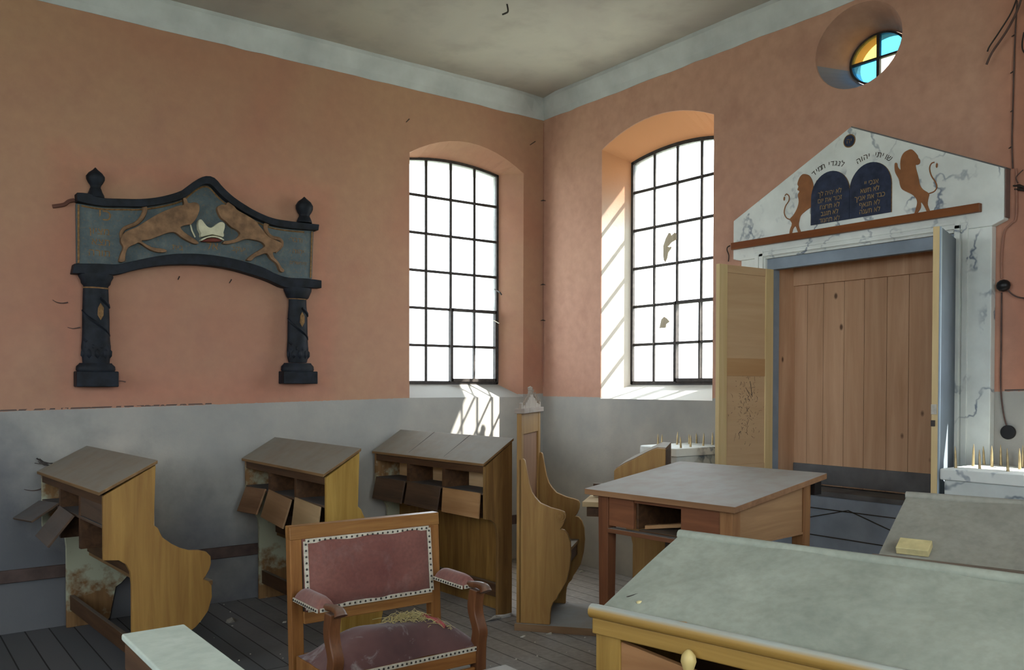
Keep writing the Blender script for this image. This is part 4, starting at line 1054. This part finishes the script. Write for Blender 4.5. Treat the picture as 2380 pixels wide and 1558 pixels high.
tbox(a0+.235, a0+.53, b0+.012, b0+.03, TZ1-.052, TZ1-.029, 'top_rail', W_TABLER)
tbox(a0+.07, a1-.07, b0-.004, b0+.045, zb_-.035, zb_-.012, 'lower_rail', wood('dusty_rail', (.13, .05, .022), (.22, .09, .04), 'y', 20, .5, .9, (.27, .26, .24)))
tbox(a1-.030, a1-.008, b0+.07, b1-.07, zb_-.01, TZ1-.033, 'side_apron', W_TABSIDE, slope=True)
tbox(a1-.034, a1-.003, b0+.07, b1-.07, zb_-.018, zb_-.006, 'apron_bead', W_TABSIDE)
tbox(a0+.008, a0+.03, b0+.07, b1-.07, zb_, TZ1-.033, 'side_apron', W_TABLE, slope=True)
tbox(a0+.07, a1-.07, b1-.03, b1-.008, zb_, tz(b1)-.034, 'back_apron', W_TABLE)
tbox(a0+.235, a0+.25, b0+.03, b1-.03, zb_, TZ1-.03, 'drawer_runner', W_RAIL); tbox(a0+.515, a0+.53, b0+.03, b1-.03, zb_, TZ1-.03, 'drawer_runner', W_RAIL)
tbox(a0+.25, a0+.515, b0+.40, b0+.41, zb_, TZ1+.01, 'inner_board', W_TABLER)
tbox(a1-.05, a1+.02, b1+.0, b1+.065, tz(b1)-.10, tz(b1)-.034, 'rear_black_block', M_BAKE)  # black block under the rear overhang
# loose sticks in the drawer opening
def stick(p, q, h, lab):
    p, q = Vector(p), Vector(q); n = (q-p).cross(Vector((0, 0, 1))).normalized()*.016
    o = MB().hexa([p-n, q-n, q+n, p+n], [v+Vector((0, 0, h)) for v in (p-n, q-n, q+n, p+n)]).build('loose_batten', W_RAWX, None, .001)
    tag(o, lab, 'batten')
tbox(a0+.25, a0+.515, b0+.032, b0+.398, zb_-.010, zb_-.002, 'drawer_bottom', W_RAIL)
stick(TP(a0+.262, b0+.07, zb_), TP(a0+.50, b0+.20, zb_+.028), .018, 'pale wooden batten lying in front inside the open drawer slot of the reading table')
stick(TP(a0+.27, b0+.16, zb_), TP(a0+.49, b0+.30, zb_+.004), .014, 'second pale batten further back inside the drawer slot of the reading table')

# ------------------------------------------------------------------ sloping desks in the foreground
def desk(X, Y, th, w_, d, z1, z2, lab, mat, rim, knob=False, upright=W_DESK, rail=W_DESKR, lipr=.016):
    r = empty('book_desk', (X, Y, 0), th); tag(r, lab, 'desk', 'cloth-covered book desks in the right-hand rows')
    a_ = Vector((math.sin(th), -math.cos(th), 0)); b_ = Vector((math.cos(th), math.sin(th), 0)); O = Vector((X, Y, 0))
    P = lambda a, b, z: O+a_*a+b_*b+Vector((0, 0, z))
    def hx(pts0, pts1, nm, m_, bev=.002): return loc(MB().hexa(pts0, pts1).build(nm, m_, None, bev), r)
    def bx(a0, a1, b0, b1, z0, z1_, nm, m_, bev=.002):
        return hx([P(a0, b0, z0), P(a1, b0, z0), P(a1, b1, z0), P(a0, b1, z0)], [P(a0, b0, z1_), P(a1, b0, z1_), P(a1, b1, z1_), P(a0, b1, z1_)], nm, m_, bev)
    # cloth-covered lid, slightly wavy
    mb = MB(); nx, ny = 60, 16; rs = random.Random(3); g = []
    for i in range(nx+1):
        row = []
        for j in range(ny+1):
            a = w_*i/nx; b = d*j/ny; e = min(a, d*.5)/.04
            z = z1+(z2-z1)*j/ny+.0025*math.sin(a*9+b*14)+.002*math.sin(a*23-b*17)
            row.append(mb.bm.verts.new(P(a, b, z)))
        g.append(row)
    for i in range(nx):
        for j in range(ny): mb.bm.faces.new((g[i][j], g[i+1][j], g[i+1][j+1], g[i][j+1]))
    edge = [g[i][0] for i in range(nx+1)]+[g[nx][j] for j in range(1, ny+1)]+[g[i][ny] for i in range(nx-1, -1, -1)]+[g[0][j] for j in range(ny-1, 0, -1)]
    low = [mb.bm.verts.new(q.co-Vector((0, 0, .022))) for q in edge]
    for i in range(len(edge)): k = (i+1) % len(edge); mb.bm.faces.new((edge[i], edge[k], low[k], low[i]))
    loc(mb.build('cloth_lid', mat, None, 0, True), r)
    loc(MB().tube([P(-.004+rim, d-.004, z2-.004), P(w_, d-.004, z2-.004)], .013, 10).build('top_bead', mat, None, 0, True), r)
    # lower moulding: half-round nosing and rail under it
    loc(MB().tube([P(-.012, -.012, z1-.002), P(w_, -.012, z1-.002)], lipr, 12).build('nosing', rail, None, 0, True), r)
    bx(-.008, w_, -.018, .018, z1-.052, z1-.014, 'front_rail', rail, .004)
    bx(-.004, .062, -.008, .02, 0, z1-.05, 'stile', upright, .003)
    P1 = [(0, 0), (0, z1-.03), (d, z2-.028), (d, 0)]
    loc(MB().prism(P1, lambda b, z: P(.0, b+.001, z), lambda b, z: P(.022, b+.001, z)).build('side_panel', upright, None, .003), r)
    loc(MB().prism(P1, lambda b, z: P(w_-.022, b+.001, z), lambda b, z: P(w_, b+.001, z)).build('side_panel', upright, None, .003), r)
    bx(.022, w_-.022, d-.02, d, .02, z2-.03, 'back_board', W_RAIL)
    bx(.022, w_-.022, .03, d-.02, z1-.24, z1-.225, 'shelf', W_RAIL)
    if knob:
        # flap hanging from one corner only, leaving a wedge of dark open
        hx([P(.06, -.004, z1-.06), P(w_*.55, -.004, z1-.17), P(w_*.55, -.004, z1-.36), P(.06, -.004, z1-.30)], [P(.06, .012, z1-.06), P(w_*.55, .012, z1-.17), P(w_*.55, .012, z1-.36), P(.06, .012, z1-.30)], 'fallen_flap', wood('orange_flap_board', (.26, .12, .045), (.42, .22, .095), 'y', 18, .6))
        kp = P(.245, -.030, z1-.045)
        o = MB().lathe([(.004, -.075), (.011, -.070), (.015, -.058), (.013, -.046), (.0085, -.036), (.012, -.024), (.016, -.012), (.014, 0), (.008, .008), (.003, .012)], kp, 16).build('turned_knob', M_KNOB, None, 0, True); loc(o, r)
    else:
        bx(.06, w_-.06, .0, .012, z1-.22, z1-.06, 'flap', W_RAIL)
    return r, P
M_KNOB = plain('yellowed_wood_knob', (.50, .38, .15), .4, .08)
d1, P1_ = desk(-3.494, -4.54, .192, 1.6, .347, 1.0, 1.128, 'large green-grey cloth-covered sloping desk filling the lower right foreground', M_FELT, 0, True)
d2, P2_ = desk(-2.418, -4.574, .259, 1.6, .33, 1.0, 1.151, 'brown-grey dusty sloping desk behind the foreground one, with a yellowed block on it', M_FELT2, 0, False, W_RAIL, W_RAIL, .010)
# yellowed block on the second desk
def on_desk(P, w_, d, z1, z2, a, b, L, W2, h, name, mat, lab, cat, rot=0.):
    n = lambda a, b: P(a, b, z1+(z2-z1)*b/d+.006)
    ca, sa = math.cos(rot), math.sin(rot); A = []
    for x, y in ((-L/2, -W2/2), (L/2, -W2/2), (L/2, W2/2), (-L/2, W2/2)): A.append(n(a+x*ca-y*sa, b+x*sa+y*ca))
    up = (A[1]-A[0]).cross(A[3]-A[0]).normalized(); up = up if up.z > 0 else -up
    o = MB().hexa(A, [p+up*h for p in A]).build(name, mat, None, .002); tag(o, lab, cat); return o
on_desk(P2_, 1.6, .33, 1.0, 1.151, .092, .036, .088, .050, .022, 'cardboard_block', M_PAPER, 'yellowed cardboard block lying at the lower edge of the second desk', 'block')
for a, b, L, lb in ((.08, .035, .035, 'dark sliver of wood lying in the left corner of the foreground desk'),):
    pass
q0 = P1_(.035, .055, 1.024); tag(MB().tube([q0, q0+Vector((.03, -.012, .004)), q0+Vector((.055, -.03, .0))], [.001, .004, .001], 6).build('bark_sliver', M_IRON), 'dark curled sliver lying at the left corner of the foreground desk', 'sliver')
q0 = P1_(.075, .045, 1.021); tag(MB().ico(q0, .007, 1, (1, 1, .6), .2).build('wax_crumb', M_PAPER), 'yellow crumb beside the dark sliver on the foreground desk', 'crumb')
q0 = P1_(.215, .004, 1.006); tag(MB().ico(q0, .016, 1, (.5, 1.6, .25), .25).build('wood_chip', M_RAWP if False else W_RAWX), 'pinkish chip lying on the nosing of the foreground desk', 'chip')
# ledge of the desk nearest the camera on the left
lg = empty('book_desk', (-4.43, -4.5, 0)); tag(lg, 'narrow pale green topped desk end cut off by the lower left frame edge', 'desk', None)
def lbox(x0, x1, y0, y1, z0, z1, nm, mat, bev=.003): return loc(MB().box((x0, y0, z0), (x1, y1, z1)).build(nm, mat, None, bev), lg)
lbox(-4.482, -4.384, -5.9, -4.495, 1.092, 1.103, 'cloth_top', M_FELT3); lbox(-4.478, -4.388, -5.9, -4.499, 1.045, 1.092, 'top_board', W_RAIL)
lbox(-4.475, -4.39, -4.55, -4.505, 0, 1.045, 'stile', W_DESK); lbox(-4.405, -4.39, -5.9, -4.55, .03, 1.045, 'back_board', W_RAWZ)
lbox(-4.475, -4.39, -5.9, -5.86, 0, 1.045, 'stile', W_DESK); lbox(-4.475, -4.405, -5.86, -4.55, .78, .80, 'shelf', W_RAIL)

# ------------------------------------------------------------------ armchair
AX0, AX1, AYF, AYB = -3.421, -2.709, -2.986, -2.610
chair = empty('armchair', ((AX0+AX1)/2, (AYF+AYB)/2, 0)); tag(chair, 'wide wooden armchair upholstered in worn plum velvet with white studded braid', 'armchair')
def cb(a, b, nm, mat=W_CHAIR, bev=.004, par=None):
    o = MB().box(a, b).build(nm, mat, None, bev); loc(o, chair); return o
RAKE = .045
def rake(o, zs=.42, k=.10):     # lean of the back
    for q in o.data.vertices:
        if q.co.z < zs and q.co.z > .3: pass
        q.co.y += max(0, q.co.z-zs)*k
    return o
for x in (AX0, AX1-.052):
    rake(cb((x, AYB-.045, 0), (x+.052, AYB, .918), 'back_leg'))
rake(cb((AX0-.001, AYB-.0465, .866), (AX1+.001, AYB+.0015, .921), 'crest_rail', wood('chair_walnut_rail', (.20, .08, .02), (.40, .20, .06), 'x', 28, .4)))
rake(cb((AX0+.05, AYB-.040, .522), (AX1-.05, AYB-.005, .572), 'lower_back_rail', wood('chair_walnut_rail2', (.20, .08, .02), (.38, .18, .055), 'x', 28, .4)))
# padded back panel
def pad(nx, ny, fn, name, mat):
    mb = MB(); g = [[mb.bm.verts.new(fn(i/nx, j/ny)) for j in range(ny+1)] for i in range(nx+1)]
    for i in range(nx):
        for j in range(ny): mb.bm.faces.new((g[i][j], g[i+1][j], g[i+1][j+1], g[i][j+1]))
    o = mb.build(name, mat, None, 0, True); return o
bx0, bx1, bz0, bz1 = AX0+.052, AX1-.052, .572, .868
def backf(s, t, off=0.):
    e = min(s, 1-s, .18)/.18; f = min(t, 1-t, .22)/.22; pf = (1-(1-e)**2)*(1-(1-f)**2)
    z = bz0+(bz1-bz0)*t; return Vector((bx0+(bx1-bx0)*s, AYB-.040-.030*pf-.004+(z-.42)*.10+.003*math.sin(s*19+t*8), z))
o = pad(40, 26, backf, 'back_cushion', M_VELV); loc(o, chair)
rake(cb((bx0, AYB-.03, bz0), (bx1, AYB-.012, bz1), 'back_webbing', M_INK))
def braid(path, name, closed=False, wdt=.0095, nrm=Vector((0, -1, 0)), n_t=.024):
    """strip of braid with tacks along a polyline"""
    pts = [Vector(p) for p in path]; segs = list(zip(pts, pts[1:]+([pts[0]] if closed else [])))
    if not closed: segs = segs[:len(pts)-1]
    mb = MB(); tk = MB()
    for a, b in segs:
        d = (b-a).normalized(); s = d.cross(nrm).normalized()*wdt; L = (b-a).length
        mb.hexa([a-s, b-s, b+s, a+s], [q+nrm*.004 for q in (a-s, b-s, b+s, a+s)])
        n = max(1, int(L/n_t))
        for i in range(n):
            c = a+(b-a)*((i+.5)/n)+nrm*.0045; tk.ico(c, .0052, 1, (1, 1, 1))
    o = mb.build(name, M_BRAID); loc(o, chair)
    t_ = tk.build('tacks', M_TACK); t_.data.transform(chair.matrix_world.inverted()); t_.parent = o; t_['kind'] = 'stuff'
    return o
yb = lambda z: AYB-.0535+(z-.42)*.10
e_ = .010
braid([(bx0+e_, yb(bz1), bz1-e_), (bx1-e_, yb(bz1), bz1-e_)], 'braid_top', n_t=.024)
braid([(bx0+e_, yb(bz0), bz0+e_), (bx1-e_, yb(bz0), bz0+e_)], 'braid_bottom')
braid([(bx0+e_, yb(bz0), bz0+e_), (bx0+e_, yb(bz1), bz1-e_)], 'braid_side'); braid([(bx1-e_, yb(bz0), bz0+e_), (bx1-e_, yb(bz1), bz1-e_)], 'braid_side')
# seat
sx0, sx1 = AX0+.01, AX1-.01
def seatf(s, t):
    e = min(s, 1-s, .35)/.35; f = min(t, 1-t, .4)/.4
    z = .405+.112*(1-(1-e)**2.2)*(1-(1-f)**2)
    return Vector((sx0+(sx1-sx0)*s, AYF+.012+(AYB-.055-AYF-.012)*t, z+.004*math.sin(s*13+t*7)))
o = pad(40, 24, seatf, 'seat_cushion', M_VSEAT); loc(o, chair)
W_CRX = wood('chair_walnut_apron', (.20, .075, .02), (.36, .155, .045), 'x', 28, .4)
cb((AX0+.04, AYF+.004, .335), (AX1-.04, AYF+.03, .405), 'front_rail', W_CRX); cb((AX0+.006, AYF+.03, .335), (AX0+.03, AYB-.045, .405), 'side_rail', W_CHAIR); cb((AX1-.03, AYF+.03, .335), (AX1-.006, AYB-.045, .405), 'side_rail', W_CHAIR)
cb((AX0+.05, AYB-.045, .335), (AX1-.05, AYB-.01, .40), 'back_seat_rail', W_CRX)
cb((AX0+.05, AYF+.008, .30), (AX1-.05, AYF+.024, .318), 'front_moulding', W_CRX)
braid([(AX0+.05, AYF+.003, .398), (AX1-.045, AYF+.003, .398)], 'braid_seat_front', n_t=.020)
braid([(AX1-.012, AYF+.02, .408), (AX1-.012, AYF+.05, .43)], 'braid_seat_corner', n_t=.02)
# arms
for sx, x in ((-1, AX0+.028), (1, AX1-.026)):
    za = .662
    # curved front post
    P = smoothline([(x, AYF+.022, 0), (x, AYF+.022, .32), (x, AYF+.018, .42), (x, AYF+.010, .47), (x-.0, AYF+.040, .535), (x, AYF+.044, .58), (x, AYF+.030, .64)], 4); k = len(P)
    mb = MB(); bmx = mb.bm; rings = []
    for i, p in enumerate(P):
        w_ = .024 if p.z > .3 else .018+.006*p.z/.3; dd = .028 if p.z > .3 else .02+.008*p.z/.3
        rings.append([bmx.verts.new(p+Vector((a*w_, b*dd, 0))) for a, b in ((-1, -1), (1, -1), (1, 1), (-1, 1))])
    for a, b in zip(rings, rings[1:]):
        for j in range(4): bmx.faces.new((a[j], a[(j+1) % 4], b[(j+1) % 4], b[j]))
    bmx.faces.new(rings[0]); bmx.faces.new(rings[-1][::-1])
    loc(mb.build('front_leg', W_CHAIRD if sx < 0 else W_CHAIRD, None, .006), chair)
    # arm scroll
    A = smoothline([(x, AYB-.05, za-.022), (x, AYB-.20, za-.012), (x, AYF+.09, za-.012), (x, AYF+.03, za-.004), (x, AYF-.020, za-.006), (x, AYF-.034, za-.022)], 4)
    k = len(A); mb = MB(); mb.tube(A, [.014+.014*max(0, (i/k-.55)/.45) for i in range(k)], 10, flat=1.)
    o = mb.build('arm', W_CHAIRD, None, 0, True); loc(o, chair)
    def armf(s, t, x=x):
        y = AYB-.055+(AYF+.085-(AYB-.055))*s; e = min(s, 1-s, .25)/.25
        a = PI*t; return Vector((x-.036*math.cos(a), y, za-.018+(.012+.018*(1-(1-min(1,e*3))**2)+.018*(1-(1-e)**2))*math.sin(a)*(0.02 if e == 0 else 1)-.004))
    o = pad(20, 12, armf, 'arm_pad', M_VELV); loc(o, chair)
    cb((x-.034, AYF+.087, za-.030), (x+.034, AYB-.055, za-.016), 'arm_board', W_CHAIRD, .002)
    for sd in (-1, 1):
        if True: braid([(x+sd*.0365, AYB-.058, za-.022), (x+sd*.0365, AYF+.087, za-.022)], 'arm_braid', wdt=.0075, nrm=Vector((sd, 0, 0)), n_t=.019)
    braid([(x-.030, AYF+.084, za-.020), (x+.030, AYF+.084, za-.020)], 'arm_braid', wdt=.0075, n_t=.019)
# straw and a red rag lying on the seat
def seat_z(x, y):
    s = (x-sx0)/(sx1-sx0); t = (y-AYF-.012)/(AYB-.055-AYF-.012); s = min(max(s, 0), 1); t = min(max(t, 0), 1); return seatf(s, t).z
st = MB(); rs = random.Random(21)
for i in range(150):
    x = rs.gauss(-2.985, .042); y = rs.gauss(-2.79, .04); L = rs.uniform(.02, .075); a = rs.uniform(0, 2*PI); z = seat_z(x, y)+abs(rs.gauss(.002, .012))*max(0, 1-abs(x+2.985)/.12)+.003
    P = [Vector((x+math.cos(a)*L*t, y+math.sin(a)*L*t*.7, max(seat_z(x+math.cos(a)*L*t, y)+.002, z+.02*math.sin(PI*t)*rs.uniform(-.3, 1)))) for t in (0, .35, .7, 1)]
    st.tube(P, rs.uniform(.0007, .0016), 4)
for i in range(35):
    f = rs.uniform(0, 1); x = -2.97+.12*f+rs.gauss(0, .014); y = -2.80-.10*f+rs.gauss(0, .015); L = rs.uniform(.012, .05); a = rs.uniform(-1.2, .4)
    P = [Vector((x+math.cos(a)*L*t, y+math.sin(a)*L*t, seat_z(x+math.cos(a)*L*t, y+math.sin(a)*L*t)+.003+.006*math.sin(PI*t))) for t in (0, .5, 1)]; st.tube(P, .0011, 4)
tag(st.build('straw_tuft', M_STRAW), 'tuft of dry yellow straw lying on the armchair seat', 'straw', kind='stuff')
rg = MB(); n = 10; rows = []
for i in range(n+1):
    f = i/n; x = -2.915+.055*f; y = -2.80-.105*f; wd = .016*(1-.35*abs(2*f-.7))
    row = []
    for j in range(5):
        g = j/4-.5; X = x+g*wd*2*.9; Y = y+g*wd*1.2; row.append(rg.bm.verts.new((X, Y, seat_z(X, Y)+.006+.008*math.cos(g*3.0)+.003*math.sin(f*9+g*6))))
    rows.append(row)
for a, b in zip(rows, rows[1:]):
    for j in range(4): rg.bm.faces.new((a[j], a[j+1], b[j+1], b[j]))
o = rg.build('cloth_scrap', M_RAG, None, 0, True); so_ = o.modifiers.new('t', 'SOLIDIFY'); so_.thickness = .004
tag(o, 'faded red strip of cloth lying beside the straw on the armchair seat', 'cloth')

# ------------------------------------------------------------------ gable edge, cables, lamp sockets on the right wall
loc(MB().hexa([Vector((GX, -3.0, 3.058)), Vector((0, -3.0, 3.058)), Vector((0, -3.884, 2.637)), Vector((GX, -3.884, 2.637))], [Vector((GX, -3.0, 3.050)), Vector((0, -3.0, 3.050)), Vector((0, -3.884, 2.629)), Vector((GX, -3.884, 2.629))]).build('gable_edge', M_SHELF), ark)  # grey strip painting the edge shading along the right slope
loc(MB().box((GX+.004, -3.8775, 2.38), (-.001, -3.883, 2.632)).build('gable_edge', plain('dull_brown_edge', (.20, .13, .11), .8)), ark)
def cable(pts, r, nm, lab, x=-.012, mat=None, n=5, knots=()):
    P = smoothline([onB(u, v, x) for u, v in pts], n)
    P = [Vector((min(p.x, -r-.001), p.y, p.z)) for p in P]
    mb = MB().tube(P, r, 7); o = mb.build(nm, mat or M_CABLE, None, 0, True)
    return tag(o, lab, 'cable')
cable([(2364, 2), (2358, 120), (2354, 260), (2352, 330), (2354, 392)], .004, 'electric_cable', 'thin cable running down the right wall above the gable end of the ark', -.01)
cable([(2362, 392), (2362, 500), (2350, 520), (2334, 540), (2328, 600), (2328, 648)], .0045, 'electric_cable', 'double-bent cable beside the ark gable leading down to the black socket', -.012, plain('paint_covered_cable', (.34, .17, .12), .8))
cable([(2328, 680), (2327, 800), (2326, 900), (2332, 960), (2340, 992)], .004, 'electric_cable', 'cable dropping from the black socket to the dark disc low on the right wall', -.012)
cable([(2340, 672), (2352, 684), (2366, 691), (2385, 694)], .004, 'electric_cable', 'brown cable leaving the black socket towards the right frame edge', -.02)
cable([(2378, 395), (2362, 412), (2366, 425)], .003, 'electric_cable', 'short curled wire end on the right wall beside the gable', -.02)
sk = MB(); c = onB(2332, 664, -.03); sk.ico(c, .036, 2, (.8, 1, .9)); tag(sk.build('lamp_socket', M_BAKE, None, 0, True), 'round black bakelite socket on the right wall beside the ark', 'socket')
c = onB(2345, 1005, -.001); tag(MB().prism(circ(c.y, c.z, .037, 28), Bp(-.020), Bp(-.0005)).build('cover_plate', M_BAKE, None, .004), 'flat black round plate on the grey dado at the right edge', 'wall plate')
c = onB(2312, 650, -.04); 
for u, v, k in ((2355, 432, 0), (2358, 440, 1)):
    a, b = onB(u, v, -.01), onB(u+30, v+4, -.02)
    tag(MB().tube([a, (a+b)/2+Vector((0, 0, .004)), b], [.004, .009, .003], 6).build('frayed_strap', M_BLACKH), ('upper' if k == 0 else 'lower')+' dark frayed strap end on the right wall near the gable corner', 'strap')
cable([(2366, -10), (2350, 30), (2322, 75), (2300, 108), (2295, 120)], .004, 'hanging_wire', 'shorter black wire dangling near the ceiling at the top right', -.06, M_BLACKH)
cable([(2376, -10), (2362, 30), (2338, 75), (2306, 122), (2293, 150)], .006, 'hanging_wire', 'thicker brown wire dangling beside the black one at the top right', -.05)
cable([(2380, 75), (2376, 100), (2378, 118), (2390, 130)], .004, 'hanging_wire', 'dark loop of wire at the right frame edge near the top', -.03, M_BLACKH)
# clips and small nails
def nail(f, u, v, u2, v2, lab, r=.004):
    a, b = f(u, v, -.002), f(u2, v2, -.03); tag(MB().tube([a, b], [r, r*.7], 6).build('nail', M_BLACKH), lab, 'nail')
AA = lambda u, v, y: onA(u, v, y)
nail(AA, 951, 277, 944, 284, 'small bent nail on the left wall above the left window')
nail(AA, 1244, 329, 1232, 337, 'bent nail on a crack in the left wall just left of the room corner')
nail(AA, 417, 643, 414, 650, 'left one of two small hooks under the carved arch')
nail(AA, 538, 650, 533, 658, 'right one of two small hooks under the carved arch')
for u, v, lb in ((2357, 82, 'topmost'), (2354, 167, 'second'), (2354, 257, 'third'), (2350, 342, 'lowest')):
    nail(lambda a, b, x: onB(a, b, x), u, v, u-5, v+3, lb+' nail along the cable line above the gable end')
# cord down the room corner with clips
P = [Vector((-.006, -.006, z)) for z in (1.5, 2.2, 3.0, 3.8)]
tag(MB().tube(P, .004, 6).build('corner_cord', plain('salmon_painted_cord', (.34, .16, .11), .8)), 'thin painted cord running down the room corner', 'cord')
for v, lb in ((468, 'upper'), (663, 'middle'), (746, 'lower')):
    z = onB(1263, v, -.006).z
    tag(MB().tube([Vector((-.004, -.035, z)), Vector((-.014, -.012, z+.006)), Vector((-.035, -.004, z))], [.002, .006, .002], 6).build('cord_clip', M_BLACKH), lb+' dark clip holding the corner cord', 'clip')
# hooks: window stay, coat hook by the ark, bits of wire by the carved arch, ceiling hook
tag(MB().tube([onA(1150, 673, .17), onA(1162, 680, .10), onA(1166, 686, .09)], .006, 6).build('casement_stay', M_IRON), 'iron stay peg in the right jamb of the left window', 'stay')
tag(MB().tube([onA(1148, 745, .17), onA(1160, 752, .11)], .004, 6).build('casement_stay', M_BRAID), 'pale latch tongue below the iron stay on the left window', 'stay')
P = smoothline([onB(1693, 608, -.02), onB(1694, 594, -.02), onB(1690, 582, -.03), onB(1691, 575, -.02), onB(1697, 571, -.003)], 4)
tag(MB().tube(P, .004, 6).build('wire_hook', M_BLACKH), 'dark wire hook on the right wall above the open left ark leaf', 'hook')
P = smoothline([onA(173, 465, -.02), onA(160, 468, -.02), onA(148, 476, -.015), onA(122, 480, -.01)], 4)
tag(MB().tube(P, [.012]*len(P), 6).build('torn_wire', plain('rust_smear', (.12, .05, .035), .8)), 'rusty twisted wire sticking out left of the carved arch top', 'wire')
for pts, lb in (([(122, 697), (132, 703), (145, 705), (158, 703)], 'faint curved wire on the wall left of the carved arch capital'), ([(157, 761), (170, 764), (186, 761)], 'faint curved wire just left of the left carved column'),
                ([(56, 1138), (75, 1141), (92, 1138), (98, 1134)], 'dark curved wire on the grey dado left of the leftmost pew'), ([(270, 886), (282, 886), (292, 888)], 'short dark wire by the plinth of the left carved column')):
    P = smoothline([onA(u, v, -.008) for u, v in pts], 4); k = len(P)
    tag(MB().tube(P, [.0015+.003*i/k for i in range(k)], 6).build('wire_end', M_CABLE), lb, 'wire')
def onZ(u, v, z):
    d = ray(u, v); t = (z-CAM.z)/d.z; return CAM+d*t
c = onZ(1178, 14, ZC)
tag(MB().tube(smoothline([Vector((c.x, c.y, ZC+.02)), c+Vector((.01, 0, -.03)), c+Vector((-.01, 0, -.05)), c+Vector((-.03, .01, -.06))], 4), .006, 6).build('ceiling_hook', M_IRON), 'small dark hook in the ceiling at the top middle', 'hook')
# floor litter
fp = lambda u, v: onZ(u, v, 0)
def scrap_on_floor(u, v, r, sc, mat, nm, lab, cat, group=None, seed=1):
    random.seed(seed); c = fp(u, v); c.z = r*sc[2]*.6
    return tag(MB().ico(c, r, 1, sc, .3).build(nm, mat), lab, cat, group)
scrap_on_floor(537, 1447, .028, (1.1, .8, .55), plain('grey_rubble', (.20, .18, .15), .95), 'plaster_lump', 'grey crumpled lump on the dark floor between the leftmost and middle pews', 'rubble', None, 3)
scrap_on_floor(661, 1448, .014, (1.1, .8, .5), M_PLAST, 'plaster_lump', 'small pale chip on the floor just left of the armchair', 'rubble', None, 4)
scrap_on_floor(1146, 1442, .05, (1.4, .7, .3), plain('fallen_plaster', (.30, .28, .25), .95), 'plaster_heap', 'flat heap of fallen plaster at the foot of the pew nearest the corner', 'rubble', None, 5)
scrap_on_floor(1170, 1436, .045, (1.5, .5, .25), plain('fallen_plaster_light', (.38, .36, .33), .95), 'plaster_heap', 'paler sliver of fallen plaster between that pew and the prayer stall', 'rubble', None, 6)
scrap_on_floor(1215, 1481, .016, (1.4, .7, .4), M_PLAST, 'plaster_lump', 'white chip on the floor under the left end of the stall platform', 'rubble', None, 7)
scrap_on_floor(1276, 1475, .014, (1.6, .7, .4), M_PLAST, 'plaster_lump', 'white chip on the floor in front of the middle of the stall platform', 'rubble', None, 8)
scrap_on_floor(1352, 1330, .018, (1.6, .8, .4), M_PLAST, 'plaster_lump', 'pale chip on the floor between the stall and the reading table leg', 'rubble', None, 9)
random.seed(33)
for i in range(46):
    while True:
        u, v = random.uniform(430, 1480), random.uniform(1330, 1555)
        c = fp(u, v)
        if -1.35 < c.y or c.x > -.2: 
            if c.y > -.05: continue
        inpew = any(abs(c.x-(x-.05)) < .32 and c.y > -1.45 for x in (-1.39, -2.475, -3.62))
        sd = (c-SO3); a_, b_ = sd.dot(SU), sd.dot(SW)
        install = -.05 < a_ < 1.0 and -.06 < b_ < .65
        if inpew or install or (abs(c.x+3.06) < .42 and abs(c.y+2.8) < .26) or c.y > -.06 or c.x > -.06: continue
        break
    r_ = random.choice([.003, .004, .005, .007]); c.z = r_*.4
    tag(MB().ico(c, r_, 1, (1, 1, .6), .25).build('plaster_crumb', M_PLAST), 'tiny pale crumb of plaster scattered on the dark floor', 'crumb', 'plaster crumbs on the floor')
# footstool whose far corner shows at the bottom edge beside the armchair
fs = empty('footstool', (-2.98, -3.17, 0)); tag(fs, 'low dusty footstool in front of the armchair, its corner at the bottom edge', 'footstool')
loc(MB().box((-3.28, -3.34, .325), (-2.685, -3.09, .345)).build('top', W_TABTOP, None, .003), fs)
for x, y in ((-3.26, -3.32), (-2.735, -3.32), (-3.26, -3.14), (-2.735, -3.14)): loc(MB().box((x, y, 0), (x+.04, y+.04, .325)).build('leg', W_CHAIR, None, .003), fs)
